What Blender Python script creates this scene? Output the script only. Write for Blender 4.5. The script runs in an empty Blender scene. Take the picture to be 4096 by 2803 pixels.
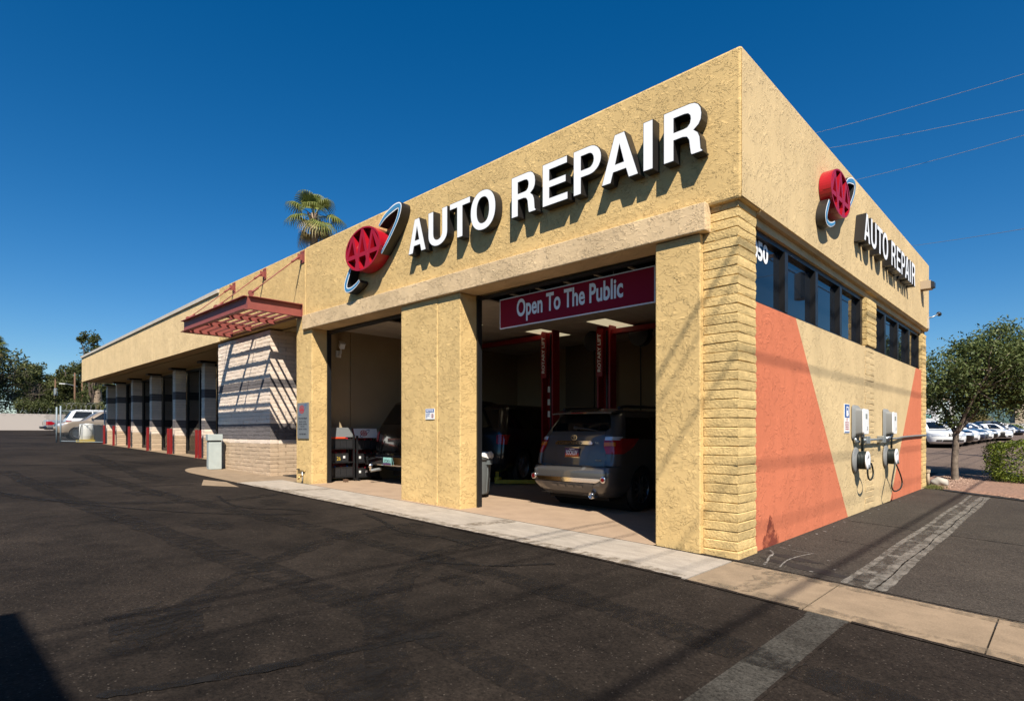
import bpy, bmesh, math, random
from mathutils import Vector, Matrix
random.seed(7)
SC = bpy.context.scene
COL = SC.collection
R = math.radians

# ---------------------------------------------------------------- camera, sky, sun, exposure
cam_d = bpy.data.cameras.new('camera'); cam = bpy.data.objects.new('camera', cam_d); COL.objects.link(cam)
cam.location = (2.485, -6.04, 1.358); cam.rotation_euler = (R(90), 0, 0.767)
cam_d.sensor_width = 36.0; cam_d.lens = 36.0 * 2319.1 / 4096.0; cam_d.shift_y = 0.0797
cam_d.clip_start = 0.05; cam_d.clip_end = 3000
SC.camera = cam
W = bpy.data.worlds.new('World'); SC.world = W; W.use_nodes = True
wn = W.node_tree.nodes; wl = W.node_tree.links
sky = wn.new('ShaderNodeTexSky'); sky.sky_type = 'NISHITA'; sky.sun_disc = False
sky.sun_elevation = R(49.1); sky.sun_rotation = R(129.8); sky.altitude = 300
sky.air_density = 1.0; sky.dust_density = 0.4; sky.ozone_density = 5.0
hs = wn.new('ShaderNodeHueSaturation'); hs.inputs['Saturation'].default_value = 1.35
wl.new(sky.outputs[0], hs.inputs['Color']); wl.new(hs.outputs[0], wn['Background'].inputs[0]); wn['Background'].inputs[1].default_value = 0.0585
sun_d = bpy.data.lights.new('sun', 'SUN'); sun = bpy.data.objects.new('sun', sun_d); COL.objects.link(sun)
sun_d.energy = 4.6; sun_d.angle = R(0.53); sun_d.color = (1.0, 0.93, 0.82)
SDIR = Vector((1.2, -1.0, 1.8)).normalized()
sun.rotation_euler = SDIR.to_track_quat('Z', 'Y').to_euler(); sun.location = (20, -20, 30)
vs = SC.view_settings; vs.view_transform = 'Standard'; vs.look = 'None'; vs.exposure = 0.9; vs.gamma = 1.0; vs.use_curve_mapping = False
SC.cycles.max_bounces = 8; SC.cycles.diffuse_bounces = 4; SC.cycles.glossy_bounces = 4; SC.cycles.transmission_bounces = 6
SC.cycles.transparent_max_bounces = 12; SC.cycles.use_denoising = True; SC.cycles.caustics_reflective = False; SC.cycles.caustics_refractive = False

# ---------------------------------------------------------------- terrain height
GX = [(-600,9),(-150,2.8),(-80,1.58),(-38,.80),(-23,.5),(-10,.24),(-5,.14),(-1,.045),(0,.005),(3,-.17),(6,-.24),(60,-.5),(600,-.5)]
GY = [(-600,0),(11,0),(14,.08),(33,.45),(56,.56),(112,.9),(600,2)]
def interp(t, a):
    if t <= a[0][0]: return a[0][1]
    for (x0, y0), (x1, y1) in zip(a, a[1:]):
        if t <= x1: return y0 + (y1-y0)*(t-x0)/(x1-x0)
    return a[-1][1]
def G(x, y): return interp(x, GX) + interp(y, GY)

# ---------------------------------------------------------------- materials
M = {}
def nt(name):
    m = bpy.data.materials.new(name); m.use_nodes = True; M[name] = m
    n = m.node_tree.nodes; return m, n, m.node_tree.links, n['Principled BSDF']
def sset(b, **k):
    for a, v in k.items():
        s = b.inputs[a.replace('_', ' ')]
        s.default_value = (*v, 1) if isinstance(v, tuple) and len(v) == 3 else v
def plain(name, col, rough=.6, metal=0., spec=.5, coat=0., noise=0., nscale=8., bump=0., bscale=60., emit=None, estr=0., trans=0., ior=1.45, alpha=1., vec='Object'):
    m, n, l, b = nt(name)
    sset(b, Base_Color=col, Roughness=rough, Metallic=metal, Specular_IOR_Level=spec, Coat_Weight=coat, Transmission_Weight=trans, IOR=ior, Alpha=alpha)
    if coat: b.inputs['Coat Roughness'].default_value = .04
    if emit: sset(b, Emission_Color=emit, Emission_Strength=estr)
    if noise or bump:
        tc = n.new('ShaderNodeTexCoord'); g = n.new('ShaderNodeNewGeometry')
        src = g.outputs['Position'] if vec == 'World' else tc.outputs[vec]
        if noise:
            t = n.new('ShaderNodeTexNoise'); t.inputs['Scale'].default_value = nscale; t.inputs['Detail'].default_value = 6
            l.new(src, t.inputs['Vector'])
            r = n.new('ShaderNodeMapRange'); r.inputs[1].default_value = .25; r.inputs[2].default_value = .75
            r.inputs[3].default_value = 1-noise; r.inputs[4].default_value = 1+noise
            l.new(t.outputs[0], r.inputs[0])
            mx = n.new('ShaderNodeMix'); mx.data_type = 'RGBA'; mx.blend_type = 'MULTIPLY'; mx.inputs[0].default_value = 1
            mx.inputs[6].default_value = (*col, 1); l.new(r.outputs[0], mx.inputs[7]); l.new(mx.outputs[2], b.inputs['Base Color'])
        if bump:
            t2 = n.new('ShaderNodeTexNoise'); t2.inputs['Scale'].default_value = bscale; t2.inputs['Detail'].default_value = 5
            l.new(src, t2.inputs['Vector'])
            bp = n.new('ShaderNodeBump'); bp.inputs['Strength'].default_value = bump; bp.inputs['Distance'].default_value = .01
            l.new(t2.outputs[0], bp.inputs['Height']); l.new(bp.outputs[0], b.inputs['Normal'])
    return m
def vary(name, amt=.1):
    m = M[name]; n = m.node_tree.nodes; l = m.node_tree.links; b = n['Principled BSDF']; src = b.inputs['Base Color'].links[0].from_socket
    oi = n.new('ShaderNodeObjectInfo'); r = n.new('ShaderNodeMapRange'); r.inputs[3].default_value = 1-amt; r.inputs[4].default_value = 1+amt; l.new(oi.outputs['Random'], r.inputs[0])
    mx = n.new('ShaderNodeMix'); mx.data_type = 'RGBA'; mx.blend_type = 'MULTIPLY'; mx.inputs[0].default_value = 1; l.new(src, mx.inputs[6]); l.new(r.outputs[0], mx.inputs[7]); l.new(mx.outputs[2], b.inputs['Base Color'])
def math_node(n, l, op, a, b=None):
    x = n.new('ShaderNodeMath'); x.operation = op
    for i, v in enumerate((a, b)):
        if v is None: continue
        if isinstance(v, (int, float)): x.inputs[i].default_value = v
        else: l.new(v, x.inputs[i])
    return x.outputs[0]
def stucco(name, col, stretch=(1, 1, 1), strength=.9, dist=.0105, stain=.10):
    # skip-trowel stucco: ragged raised flakes with steep edges over a sanded coat
    m, n, l, b = nt(name); sset(b, Roughness=.92, Specular_IOR_Level=.2)
    g = n.new('ShaderNodeNewGeometry'); mp = n.new('ShaderNodeMapping'); mp.inputs['Scale'].default_value = stretch
    l.new(g.outputs['Position'], mp.inputs['Vector'])
    big = n.new('ShaderNodeTexNoise'); big.inputs['Scale'].default_value = 1.3; big.inputs['Detail'].default_value = 2
    l.new(mp.outputs[0], big.inputs['Vector'])
    warp = n.new('ShaderNodeTexNoise'); warp.inputs['Scale'].default_value = 4.5; warp.inputs['Detail'].default_value = 3
    l.new(mp.outputs[0], warp.inputs['Vector'])
    wv = n.new('ShaderNodeVectorMath'); wv.operation = 'SCALE'; wv.inputs['Scale'].default_value = .35
    l.new(warp.outputs['Color'], wv.inputs[0])
    av = n.new('ShaderNodeVectorMath'); av.operation = 'ADD'; l.new(mp.outputs[0], av.inputs[0]); l.new(wv.outputs[0], av.inputs[1])
    f = n.new('ShaderNodeTexNoise'); f.inputs['Scale'].default_value = 15; f.inputs['Detail'].default_value = 4.5; f.inputs['Roughness'].default_value = .58
    l.new(av.outputs[0], f.inputs['Vector'])
    f2 = n.new('ShaderNodeTexNoise'); f2.inputs['Scale'].default_value = 29; f2.inputs['Detail'].default_value = 3
    l.new(av.outputs[0], f2.inputs['Vector'])
    def step(src, lo, hi):
        r = n.new('ShaderNodeMapRange'); r.interpolation_type = 'SMOOTHSTEP'
        r.inputs[1].default_value = lo; r.inputs[2].default_value = hi; l.new(src, r.inputs[0]); return r.outputs[0]
    mk = n.new('ShaderNodeTexNoise'); mk.inputs['Scale'].default_value = 5.5; mk.inputs['Detail'].default_value = 2; l.new(mp.outputs[0], mk.inputs['Vector'])
    s1 = step(f.outputs[0], .51, .55); s2 = step(f2.outputs[0], .57, .61); s3 = step(mk.outputs[0], .40, .56)
    h = math_node(n, l, 'ADD', math_node(n, l, 'MULTIPLY', math_node(n, l, 'MULTIPLY', s1, math_node(n, l, 'ADD', math_node(n, l, 'MULTIPLY', s3, .8), .2)), .7), math_node(n, l, 'MULTIPLY', math_node(n, l, 'MULTIPLY', s2, s3), .35))
    fine = n.new('ShaderNodeTexNoise'); fine.inputs['Scale'].default_value = 160; fine.inputs['Detail'].default_value = 2
    l.new(g.outputs['Position'], fine.inputs['Vector'])
    h2 = math_node(n, l, 'ADD', h, math_node(n, l, 'MULTIPLY', fine.outputs[0], .16))
    bp = n.new('ShaderNodeBump'); bp.inputs['Strength'].default_value = strength; bp.inputs['Distance'].default_value = dist
    l.new(h2, bp.inputs['Height']); l.new(bp.outputs[0], b.inputs['Normal'])
    r = n.new('ShaderNodeMapRange'); r.inputs[1].default_value = .3; r.inputs[2].default_value = .7; r.inputs[3].default_value = 1-stain; r.inputs[4].default_value = 1+stain*.6
    l.new(big.outputs[0], r.inputs[0])
    # faint rain streaks
    sm = n.new('ShaderNodeMapping'); sm.inputs['Scale'].default_value = (5, 5, .45); l.new(g.outputs['Position'], sm.inputs['Vector'])
    st = n.new('ShaderNodeTexNoise'); st.inputs['Scale'].default_value = 1; st.inputs['Detail'].default_value = 5; l.new(sm.outputs[0], st.inputs['Vector'])
    r2 = n.new('ShaderNodeMapRange'); r2.inputs[1].default_value = .3; r2.inputs[2].default_value = .7; r2.inputs[3].default_value = .955; r2.inputs[4].default_value = 1.03; l.new(st.outputs[0], r2.inputs[0])
    mx = n.new('ShaderNodeMix'); mx.data_type = 'RGBA'; mx.blend_type = 'MULTIPLY'; mx.inputs[0].default_value = 1; mx.inputs[6].default_value = (*col, 1)
    l.new(math_node(n, l, 'MULTIPLY', r.outputs[0], r2.outputs[0]), mx.inputs[7]); l.new(mx.outputs[2], b.inputs['Base Color'])
    return m
TAN = (.63, .438, .190)
stucco('stucco_front', TAN, (1, 1, 1.25))
stucco('stucco_front_beam', (.63, .465, .275), (1, 1, 1.25), stain=.16)
stucco('stucco_side', (.59, .438, .235), (1, .75, .6), strength=.7)
stucco('stucco_orange', (.575, .172, .088), (1, .75, .6), strength=.6, stain=.06)
stucco('stucco_fascia', (.72, .53, .285), (1.1, 1, 1.2), strength=.8)
stucco('stucco_room', (.44, .34, .21), (1, 1, 1), strength=.6)
def asphalt(name, c0, c1, spec_amt=.5):
    m, n, l, b = nt(name); sset(b, Roughness=.92, Specular_IOR_Level=.12)
    g = n.new('ShaderNodeNewGeometry')
    def noise(s, d, rr=.5):
        t = n.new('ShaderNodeTexNoise'); t.inputs['Scale'].default_value = s; t.inputs['Detail'].default_value = d; t.inputs['Roughness'].default_value = rr
        l.new(g.outputs['Position'], t.inputs['Vector']); return t
    big = noise(.45, 5, .65); mid = noise(3.2, 6, .7); fine = noise(42, 5, .85)
    vor = n.new('ShaderNodeTexVoronoi'); vor.inputs['Scale'].default_value = 62; l.new(g.outputs['Position'], vor.inputs['Vector'])
    f = math_node(n, l, 'ADD', math_node(n, l, 'MULTIPLY', big.outputs[0], .6), math_node(n, l, 'MULTIPLY', mid.outputs[0], .4))
    r = n.new('ShaderNodeMapRange'); r.inputs[1].default_value = .36; r.inputs[2].default_value = .64; l.new(f, r.inputs[0])
    mx = n.new('ShaderNodeMix'); mx.data_type = 'RGBA'; mx.inputs[6].default_value = (*c0, 1); mx.inputs[7].default_value = (*c1, 1); l.new(r.outputs[0], mx.inputs[0])
    sp = n.new('ShaderNodeMapRange'); sp.inputs[1].default_value = .3; sp.inputs[2].default_value = .75; sp.inputs[3].default_value = .15; sp.inputs[4].default_value = 2.1; l.new(fine.outputs[0], sp.inputs[0])
    m2 = n.new('ShaderNodeMix'); m2.data_type = 'RGBA'; m2.blend_type = 'MULTIPLY'; m2.inputs[0].default_value = 1; l.new(mx.outputs[2], m2.inputs[6]); l.new(sp.outputs[0], m2.inputs[7])
    # pale aggregate specks
    wn_ = n.new('ShaderNodeTexWhiteNoise'); l.new(vor.outputs['Position'], wn_.inputs['Vector'])
    pk = math_node(n, l, 'MULTIPLY', math_node(n, l, 'GREATER_THAN', wn_.outputs['Value'], .93), math_node(n, l, 'LESS_THAN', vor.outputs['Distance'], .33))
    m3 = n.new('ShaderNodeMix'); m3.data_type = 'RGBA'; l.new(math_node(n, l, 'MULTIPLY', pk, spec_amt), m3.inputs[0]); l.new(m2.outputs[2], m3.inputs[6]); m3.inputs[7].default_value = (.25, .21, .17, 1)
    l.new(m3.outputs[2], b.inputs['Base Color'])
    bp = n.new('ShaderNodeBump'); bp.inputs['Strength'].default_value = .55; bp.inputs['Distance'].default_value = .006
    l.new(math_node(n, l, 'ADD', fine.outputs[0], math_node(n, l, 'MULTIPLY', vor.outputs['Distance'], .8)), bp.inputs['Height']); l.new(bp.outputs[0], b.inputs['Normal'])
    return m
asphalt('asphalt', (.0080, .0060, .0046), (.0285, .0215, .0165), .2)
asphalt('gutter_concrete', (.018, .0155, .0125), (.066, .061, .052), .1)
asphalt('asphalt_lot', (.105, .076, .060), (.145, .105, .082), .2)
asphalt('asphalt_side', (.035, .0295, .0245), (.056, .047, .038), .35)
def concrete(name, col, var=.12, streak=(1, 1, 1), bump=.25):
    m, n, l, b = nt(name); sset(b, Roughness=.85, Specular_IOR_Level=.25)
    g = n.new('ShaderNodeNewGeometry'); mp = n.new('ShaderNodeMapping'); mp.inputs['Scale'].default_value = streak; l.new(g.outputs['Position'], mp.inputs['Vector'])
    t = n.new('ShaderNodeTexNoise'); t.inputs['Scale'].default_value = 3.2; t.inputs['Detail'].default_value = 10; t.inputs['Roughness'].default_value = .65; l.new(mp.outputs[0], t.inputs['Vector'])
    t2 = n.new('ShaderNodeTexNoise'); t2.inputs['Scale'].default_value = 85; t2.inputs['Detail'].default_value = 3; l.new(g.outputs['Position'], t2.inputs['Vector'])
    f = math_node(n, l, 'ADD', math_node(n, l, 'MULTIPLY', t.outputs[0], .6), math_node(n, l, 'MULTIPLY', t2.outputs[0], .4))
    r = n.new('ShaderNodeMapRange'); r.inputs[1].default_value = .33; r.inputs[2].default_value = .67; r.inputs[3].default_value = 1-var; r.inputs[4].default_value = 1+var; l.new(f, r.inputs[0])
    mx = n.new('ShaderNodeMix'); mx.data_type = 'RGBA'; mx.blend_type = 'MULTIPLY'; mx.inputs[0].default_value = 1; mx.inputs[6].default_value = (*col, 1); l.new(r.outputs[0], mx.inputs[7]); l.new(mx.outputs[2], b.inputs['Base Color'])
    bp = n.new('ShaderNodeBump'); bp.inputs['Strength'].default_value = bump; bp.inputs['Distance'].default_value = .004; l.new(t2.outputs[0], bp.inputs['Height']); l.new(bp.outputs[0], b.inputs['Normal'])
    return m
concrete('concrete_pale', (.33, .285, .235), .26, (1, 3, 1))
concrete('concrete_tan', (.235, .172, .112), .26)
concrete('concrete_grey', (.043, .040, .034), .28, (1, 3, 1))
concrete('floor_tan', (.33, .235, .16), .16)
def worn(name, col, thr=.5):
    m = concrete(name, col, .2, (3, 1, 1)); n = m.node_tree.nodes; l = m.node_tree.links; b = n['Principled BSDF']
    g = n.new('ShaderNodeNewGeometry'); mp = n.new('ShaderNodeMapping'); mp.inputs['Scale'].default_value = (11, 6, 9); l.new(g.outputs['Position'], mp.inputs['Vector'])
    t = n.new('ShaderNodeTexNoise'); t.inputs['Scale'].default_value = 1.; t.inputs['Detail'].default_value = 7; t.inputs['Roughness'].default_value = .7; l.new(mp.outputs[0], t.inputs['Vector'])
    r = n.new('ShaderNodeMapRange'); r.inputs[1].default_value = thr-.13; r.inputs[2].default_value = thr+.17; l.new(t.outputs[0], r.inputs[0]); l.new(r.outputs[0], b.inputs['Alpha'])
worn('worn_paint', (.165, .15, .128), .44); worn('worn_film', (.14, .127, .108), .58); worn('soft_stain', (.0100, .0078, .0062), .53); worn('tar_soft', (.0068, .0054, .0044), .43); worn('dirt_stain', (.175, .135, .092), .56); worn('worn_spot', (.30, .28, .255), .5)
plain('tar', (.0085, .0066, .0052), .95, spec=.1)
worn('wall_splash', (.20, .045, .028), .46)
plain('damp_asphalt', (.014, .012, .010), .8, noise=.3, nscale=5, bump=.4, bscale=90, vec='World')
plain('white_paint', (.78, .78, .76), .6, noise=.08, nscale=20, vec='World')
plain('block_tan', (.60, .43, .19), .95, spec=.15, noise=.16, nscale=14, bump=1., bscale=42, vec='World')
plain('block_white', (.73, .605, .49), .95, spec=.15, noise=.07, nscale=9, bump=.6, bscale=55, vec='World')
plain('block_cream', (.46, .345, .235), .95, spec=.15, noise=.10, nscale=9, bump=.6, bscale=55, vec='World')
plain('block_grey', (.145, .13, .128), .95, spec=.15, noise=.08, nscale=9, bump=.6, bscale=55, vec='World')
for q_ in ('block_tan', 'block_white', 'block_cream', 'block_grey'): vary(q_, .07)
plain('mortar_tan', (.26, .185, .085), .95, bump=.4, vec='World')
plain('mortar_white', (.42, .37, .33), .95, bump=.4, vec='World')
plain('block_wall', (.33, .29, .26), .95, noise=.15, nscale=3, bump=.4, vec='World')
plain('letter_white', (.86, .86, .86), .35)
plain('sign_black', (.02, .018, .017), .35)
plain('sign_blue', (.06, .23, .42), .35)
plain('emblem_red', (.34, .006, .016), .3)
plain('emblem_red_deep', (.20, .003, .008), .4)
plain('banner_red', (.25, .005, .022), .55, spec=.15)
plain('rust_red', (.25, .066, .052), .55, noise=.10, nscale=6, vec='World')
plain('black_frame', (.012, .012, .013), .4)
plain('black_rubber', (.012, .012, .012), .75, bump=.2)
plain('dark_plastic', (.022, .022, .024), .45)
plain('grey_plastic', (.13, .145, .15), .5, noise=.12, nscale=6)
plain('grey_metal', (.36, .40, .38), .5, noise=.10, nscale=5, vec='World')
plain('galv', (.42, .45, .46), .38, metal=.7, noise=.12, nscale=15)
plain('post_grey', (.22, .27, .30), .55)
plain('steel', (.55, .55, .55), .3, metal=1.)
plain('chrome', (.75, .75, .76), .12, metal=1.)
plain('charger_grey', (.20, .205, .20), .55)
plain('charger_white', (.80, .80, .80), .3)
plain('screen_grey', (.28, .29, .27), .25)
plain('bollard_red', (.20, .010, .010), .5, noise=.2, nscale=10, vec='World')
plain('lift_red', (.26, .010, .014), .4, noise=.12, nscale=8)
plain('lift_yellow', (.46, .32, .02), .5, noise=.15, nscale=10)
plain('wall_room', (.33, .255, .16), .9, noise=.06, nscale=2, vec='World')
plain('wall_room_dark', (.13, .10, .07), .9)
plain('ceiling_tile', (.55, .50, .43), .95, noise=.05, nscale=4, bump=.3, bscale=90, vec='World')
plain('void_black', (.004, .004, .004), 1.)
plain('soffit_tan', (.44, .335, .18), .95, noise=.06, nscale=3, bump=.2, vec='World')
plain('coping', (.52, .46, .38), .6, noise=.1, nscale=6, vec='World')
plain('lamp_tube', (1, 1, .9), .5, emit=(1., .93, .72), estr=7.)
plain('lamp_panel', (1, 1, .9), .5, emit=(1., .86, .55), estr=.28)
def clear_glass(name, tint):
    m, n, l, b = nt(name); sset(b, Base_Color=(.01,.012,.014), Roughness=.02)
    t = n.new('ShaderNodeBsdfTransparent'); t.inputs[0].default_value = (*tint, 1); ms = n.new('ShaderNodeMixShader'); fr = n.new('ShaderNodeFresnel'); fr.inputs[0].default_value = 1.5
    gl = n.new('ShaderNodeBsdfGlossy'); gl.inputs['Roughness'].default_value = .02
    l.new(fr.outputs[0], ms.inputs[0]); l.new(t.outputs[0], ms.inputs[1]); l.new(gl.outputs[0], ms.inputs[2]); l.new(ms.outputs[0], n['Material Output'].inputs[0])
clear_glass('glass_shop', (.55, .60, .58))
plain('glass_dark', (.008, .011, .016), .02, spec=.6, coat=.0)
plain('glass_car', (.004, .0045, .005), .02, spec=.55)
plain('bark_grey', (.16, .125, .095), .9, noise=.6, nscale=9, bump=1., bscale=18)
plain('bark_palm', (.27, .20, .14), .95, noise=.25, nscale=12, bump=.7, bscale=30)
plain('bark_dark', (.09, .065, .05), .95, noise=.3, nscale=7, bump=.5)
plain('wood_pole', (.13, .075, .045), .9, noise=.2, nscale=8)
plain('gravel', (.22, .13, .09), .95, noise=.45, nscale=18, bump=1., bscale=30, vec='World')
plain('rock_pale', (.36, .33, .28), .9, noise=.15, nscale=6, bump=.6, bscale=12)
plain('tank_white', (.70, .69, .64), .5, noise=.08, nscale=5)
plain('yellow_paint', (.55, .38, .03), .55)
plain('orange_plastic', (.70, .075, .02), .4)
plain('terminal_red', (.65, .01, .04), .4)
plain('terminal_blue', (.02, .16, .6), .4)
plain('label_white', (.75, .75, .73), .5)
plain('sign_silver', (.20, .21, .215), .38, metal=.3)
plain('ink_dark', (.012, .014, .03), .5)
plain('ink_blue', (.015, .09, .32), .4)
plain('ink_red', (.45, .02, .03), .5)
plain('gold_ink', (.55, .38, .05), .5)
plain('plate_teal', (.25, .50, .47), .4)
plain('plate_purple', (.07, .03, .09), .4)
plain('plate_sunset', (.60, .14, .03), .4)
plain('brass', (.55, .36, .14), .35, metal=1.)
plain('wire_grey', (.20, .20, .20), .6)
plain('wire_pale', (.22, .23, .25), .5)
plain('cable_black', (.010, .016, .014), .5)
plain('building_tan', (.42, .33, .23), .9)
plain('building_grey', (.30, .31, .30), .8)
plain('glass_teal', (.10, .17, .17), .05, spec=.7)
plain('stone_white', (.52, .50, .46), .9, noise=.2, nscale=2.)
def leafmat(name, c0, c1, sub=.25):
    m, n, l, b = nt(name); sset(b, Roughness=.55, Specular_IOR_Level=.3)
    g = n.new('ShaderNodeNewGeometry'); mx = n.new('ShaderNodeMix'); mx.data_type = 'RGBA'
    mx.inputs[6].default_value = (*c0, 1); mx.inputs[7].default_value = (*c1, 1); l.new(g.outputs['Random Per Island'], mx.inputs[0]); l.new(mx.outputs[2], b.inputs['Base Color'])
    tr = n.new('ShaderNodeBsdfTranslucent'); l.new(mx.outputs[2], tr.inputs[0])
    ms = n.new('ShaderNodeMixShader'); ms.inputs[0].default_value = sub
    o = n['Material Output']; l.new(b.outputs[0], ms.inputs[1]); l.new(tr.outputs[0], ms.inputs[2]); l.new(ms.outputs[0], o.inputs[0])
    return m
leafmat('leaf_tree', (.050, .078, .022), (.15, .175, .055))
leafmat('leaf_hedge', (.060, .095, .010), (.20, .24, .030))
leafmat('leaf_far', (.032, .045, .014), (.105, .115, .034))
leafmat('leaf_far_pale', (.060, .075, .022), (.15, .155, .05))
leafmat('leaf_dry', (.080, .065, .055), (.16, .13, .11))
leafmat('leaf_palm', (.08, .11, .025), (.22, .23, .055))
leafmat('leaf_palm_dry', (.20, .16, .06), (.34, .27, .11))
leafmat('gravel_mix', (.10, .055, .038), (.40, .27, .20), 0.)
leafmat('grass_blade', (.08, .10, .02), (.19, .19, .06))
def paint(name, col, rough=.28, metal=.0):
    return plain(name, col, rough, metal, .5, coat=1.)
paint('paint_graphite', (.085, .082, .080), .36, .4); paint('paint_dark', (.005, .005, .006), .3); plain('skid_grey', (.11, .105, .098), .5); paint('paint_black', (.004, .004, .005), .2); paint('paint_white', (.72, .72, .71))
paint('paint_navy', (.012, .022, .055)); paint('paint_bluegrey', (.07, .09, .12), .3, .4); paint('paint_silver', (.36, .36, .36), .3, .5)
paint('paint_tan', (.32, .25, .18), .35, .3); paint('paint_slate', (.085, .085, .09), .3, .4)
plain('lens_deep', (.12, .004, .006), .2, coat=1.); plain('lens_red', (.30, .004, .008), .1, coat=1.); plain('lens_amber', (.60, .16, .01), .1, coat=1.); plain('lens_clear', (.62, .63, .64), .08, metal=.35, coat=1.)

# ---------------------------------------------------------------- mesh helpers
class MB:
    def __init__(s): s.v = []; s.f = []; s.m = []; s.cur = 0
    def add(s, vs, fs):
        o = len(s.v); s.v += [tuple(p) for p in vs]
        for f in fs: s.f.append(tuple(i+o for i in f)); s.m.append(s.cur)
        return s
    def box(s, x0, x1, y0, y1, z0, z1):
        return s.hexa([(x0,y0,z0),(x1,y0,z0),(x1,y1,z0),(x0,y1,z0)], [(x0,y0,z1),(x1,y0,z1),(x1,y1,z1),(x0,y1,z1)])
    def hexa(s, b, t): return s.add(list(b)+list(t), [(3,2,1,0),(4,5,6,7),(0,1,5,4),(1,2,6,5),(2,3,7,6),(3,0,4,7)])
    def prism(s, poly, z0, z1):
        n = len(poly); return s.add([(x,y,z0) for x,y in poly]+[(x,y,z1) for x,y in poly], [tuple(range(n-1,-1,-1)), tuple(range(n,2*n))]+[(i,(i+1)%n,n+(i+1)%n,n+i) for i in range(n)])
    def tube(s, pts, r, n=8, cap=True, closed=False):
        pts = [Vector(p) for p in pts]; k = len(pts); vs = []; rs = r if isinstance(r, (list, tuple)) else [r]*k
        prev = None
        for i, p in enumerate(pts):
            if closed: t = pts[(i+1) % k]-pts[i-1]
            else: t = pts[min(i+1, k-1)]-pts[max(i-1, 0)]
            if t.length < 1e-9: t = Vector((0,0,1))
            t.normalize()
            if prev is None:
                a = Vector((0,0,1)) if abs(t.z) < .9 else Vector((1,0,0)); u = t.cross(a).normalized()
            else:
                u = prev-t*prev.dot(t); u = u.normalized() if u.length > 1e-6 else t.orthogonal().normalized()
            prev = u; w = t.cross(u)
            for j in range(n):
                a = 2*math.pi*j/n; vs.append(p+(u*math.cos(a)+w*math.sin(a))*rs[i])
        fs = []
        for i in range(k if closed else k-1):
            i2 = (i+1) % k
            for j in range(n): fs.append((i*n+j, i*n+(j+1) % n, i2*n+(j+1) % n, i2*n+j))
        if cap and not closed: fs += [tuple(range(n-1,-1,-1)), tuple(range((k-1)*n, k*n))]
        return s.add(vs, fs)
    def lathe(s, prof, n=24, c=(0,0,0), axis='z', cap=True):
        vs = []; k = len(prof)
        for r, h in prof:
            for j in range(n):
                a = 2*math.pi*j/n; x, y = r*math.cos(a), r*math.sin(a)
                p = {'z':(x,y,h),'y':(x,h,-y),'x':(h,x,y)}[axis]; vs.append((c[0]+p[0],c[1]+p[1],c[2]+p[2]))
        fs = [(i*n+j, i*n+(j+1)%n, (i+1)*n+(j+1)%n, (i+1)*n+j) for i in range(k-1) for j in range(n)]
        if cap: fs += [tuple(range(n-1,-1,-1)), tuple(range((k-1)*n, k*n))]
        return s.add(vs, fs)
    def build(s, name, mat, parent=None, smooth=False, bevel=0., angle=None, loc=None):
        me = bpy.data.meshes.new(name); me.from_pydata(s.v, [], s.f)
        mats = mat if isinstance(mat, (list, tuple)) else [mat]
        for q in mats: me.materials.append(M[q])
        if len(mats) > 1: me.polygons.foreach_set('material_index', s.m)
        if smooth or angle:
            me.polygons.foreach_set('use_smooth', [True]*len(me.polygons))
            if angle: me.set_sharp_from_angle(angle=R(angle))
        o = bpy.data.objects.new(name, me); COL.objects.link(o)
        if parent: o.parent = parent
        if loc: o.location = loc
        if bevel:
            md = o.modifiers.new('bevel', 'BEVEL'); md.width = bevel; md.segments = 2; md.limit_method = 'ANGLE'; md.angle_limit = R(40)
        return o
def tag(o, label=None, cat=None, group=None, kind=None):
    if label: o['label'] = label
    if cat: o['category'] = cat
    if group: o['group'] = group
    if kind: o['kind'] = kind
    return o
def empty(name, loc=(0,0,0), rz=0., label=None, cat=None, group=None):
    o = bpy.data.objects.new(name, None); COL.objects.link(o); o.location = loc; o.rotation_euler = (0,0,rz); o.empty_display_size = .2
    return tag(o, label, cat, group)
def inst(name, me, parent, loc, scale=(1,1,1), rot=(0,0,0)):
    o = bpy.data.objects.new(name, me); COL.objects.link(o); o.parent = parent; o.location = loc; o.scale = scale; o.rotation_euler = rot; return o
def copy_tree(o, parent=None):
    c = o.copy(); COL.objects.link(c); c.parent = parent
    for ch in list(o.children): copy_tree(ch, c)
    return c
# frames for flat work on a wall: u right, v up, w outwards
FRONT = Matrix(((1,0,0,0),(0,0,-1,0),(0,1,0,0),(0,0,0,1)))           # u=+x v=+z w=-y
SIDE = Matrix(((0,0,1,0),(1,0,0,0),(0,1,0,0),(0,0,0,1)))             # u=+y v=+z w=+x
def fill(loops, offset=0.):
    # loops of (u,v) -> verts, faces of the filled plate (holes by even-odd)
    cu = bpy.data.curves.new('tmp', 'CURVE'); cu.dimensions = '2D'; cu.fill_mode = 'FRONT'; cu.offset = offset
    for lp in loops:
        s = cu.splines.new('POLY'); s.points.add(len(lp)-1); s.use_cyclic_u = True
        for p, (u, v) in zip(s.points, lp): p.co = (u, v, 0, 1)
    return curve_geo(cu)
def curve_geo(cu):
    o = bpy.data.objects.new('tmp', cu); COL.objects.link(o)
    dg = bpy.context.evaluated_depsgraph_get(); dg.update()
    me = bpy.data.meshes.new_from_object(o.evaluated_get(dg))
    vs = [tuple(v.co) for v in me.vertices]; fs = [tuple(p.vertices) for p in me.polygons]
    bpy.data.objects.remove(o); bpy.data.curves.remove(cu) if cu.users == 0 else None; bpy.data.meshes.remove(me)
    return vs, fs
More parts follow.
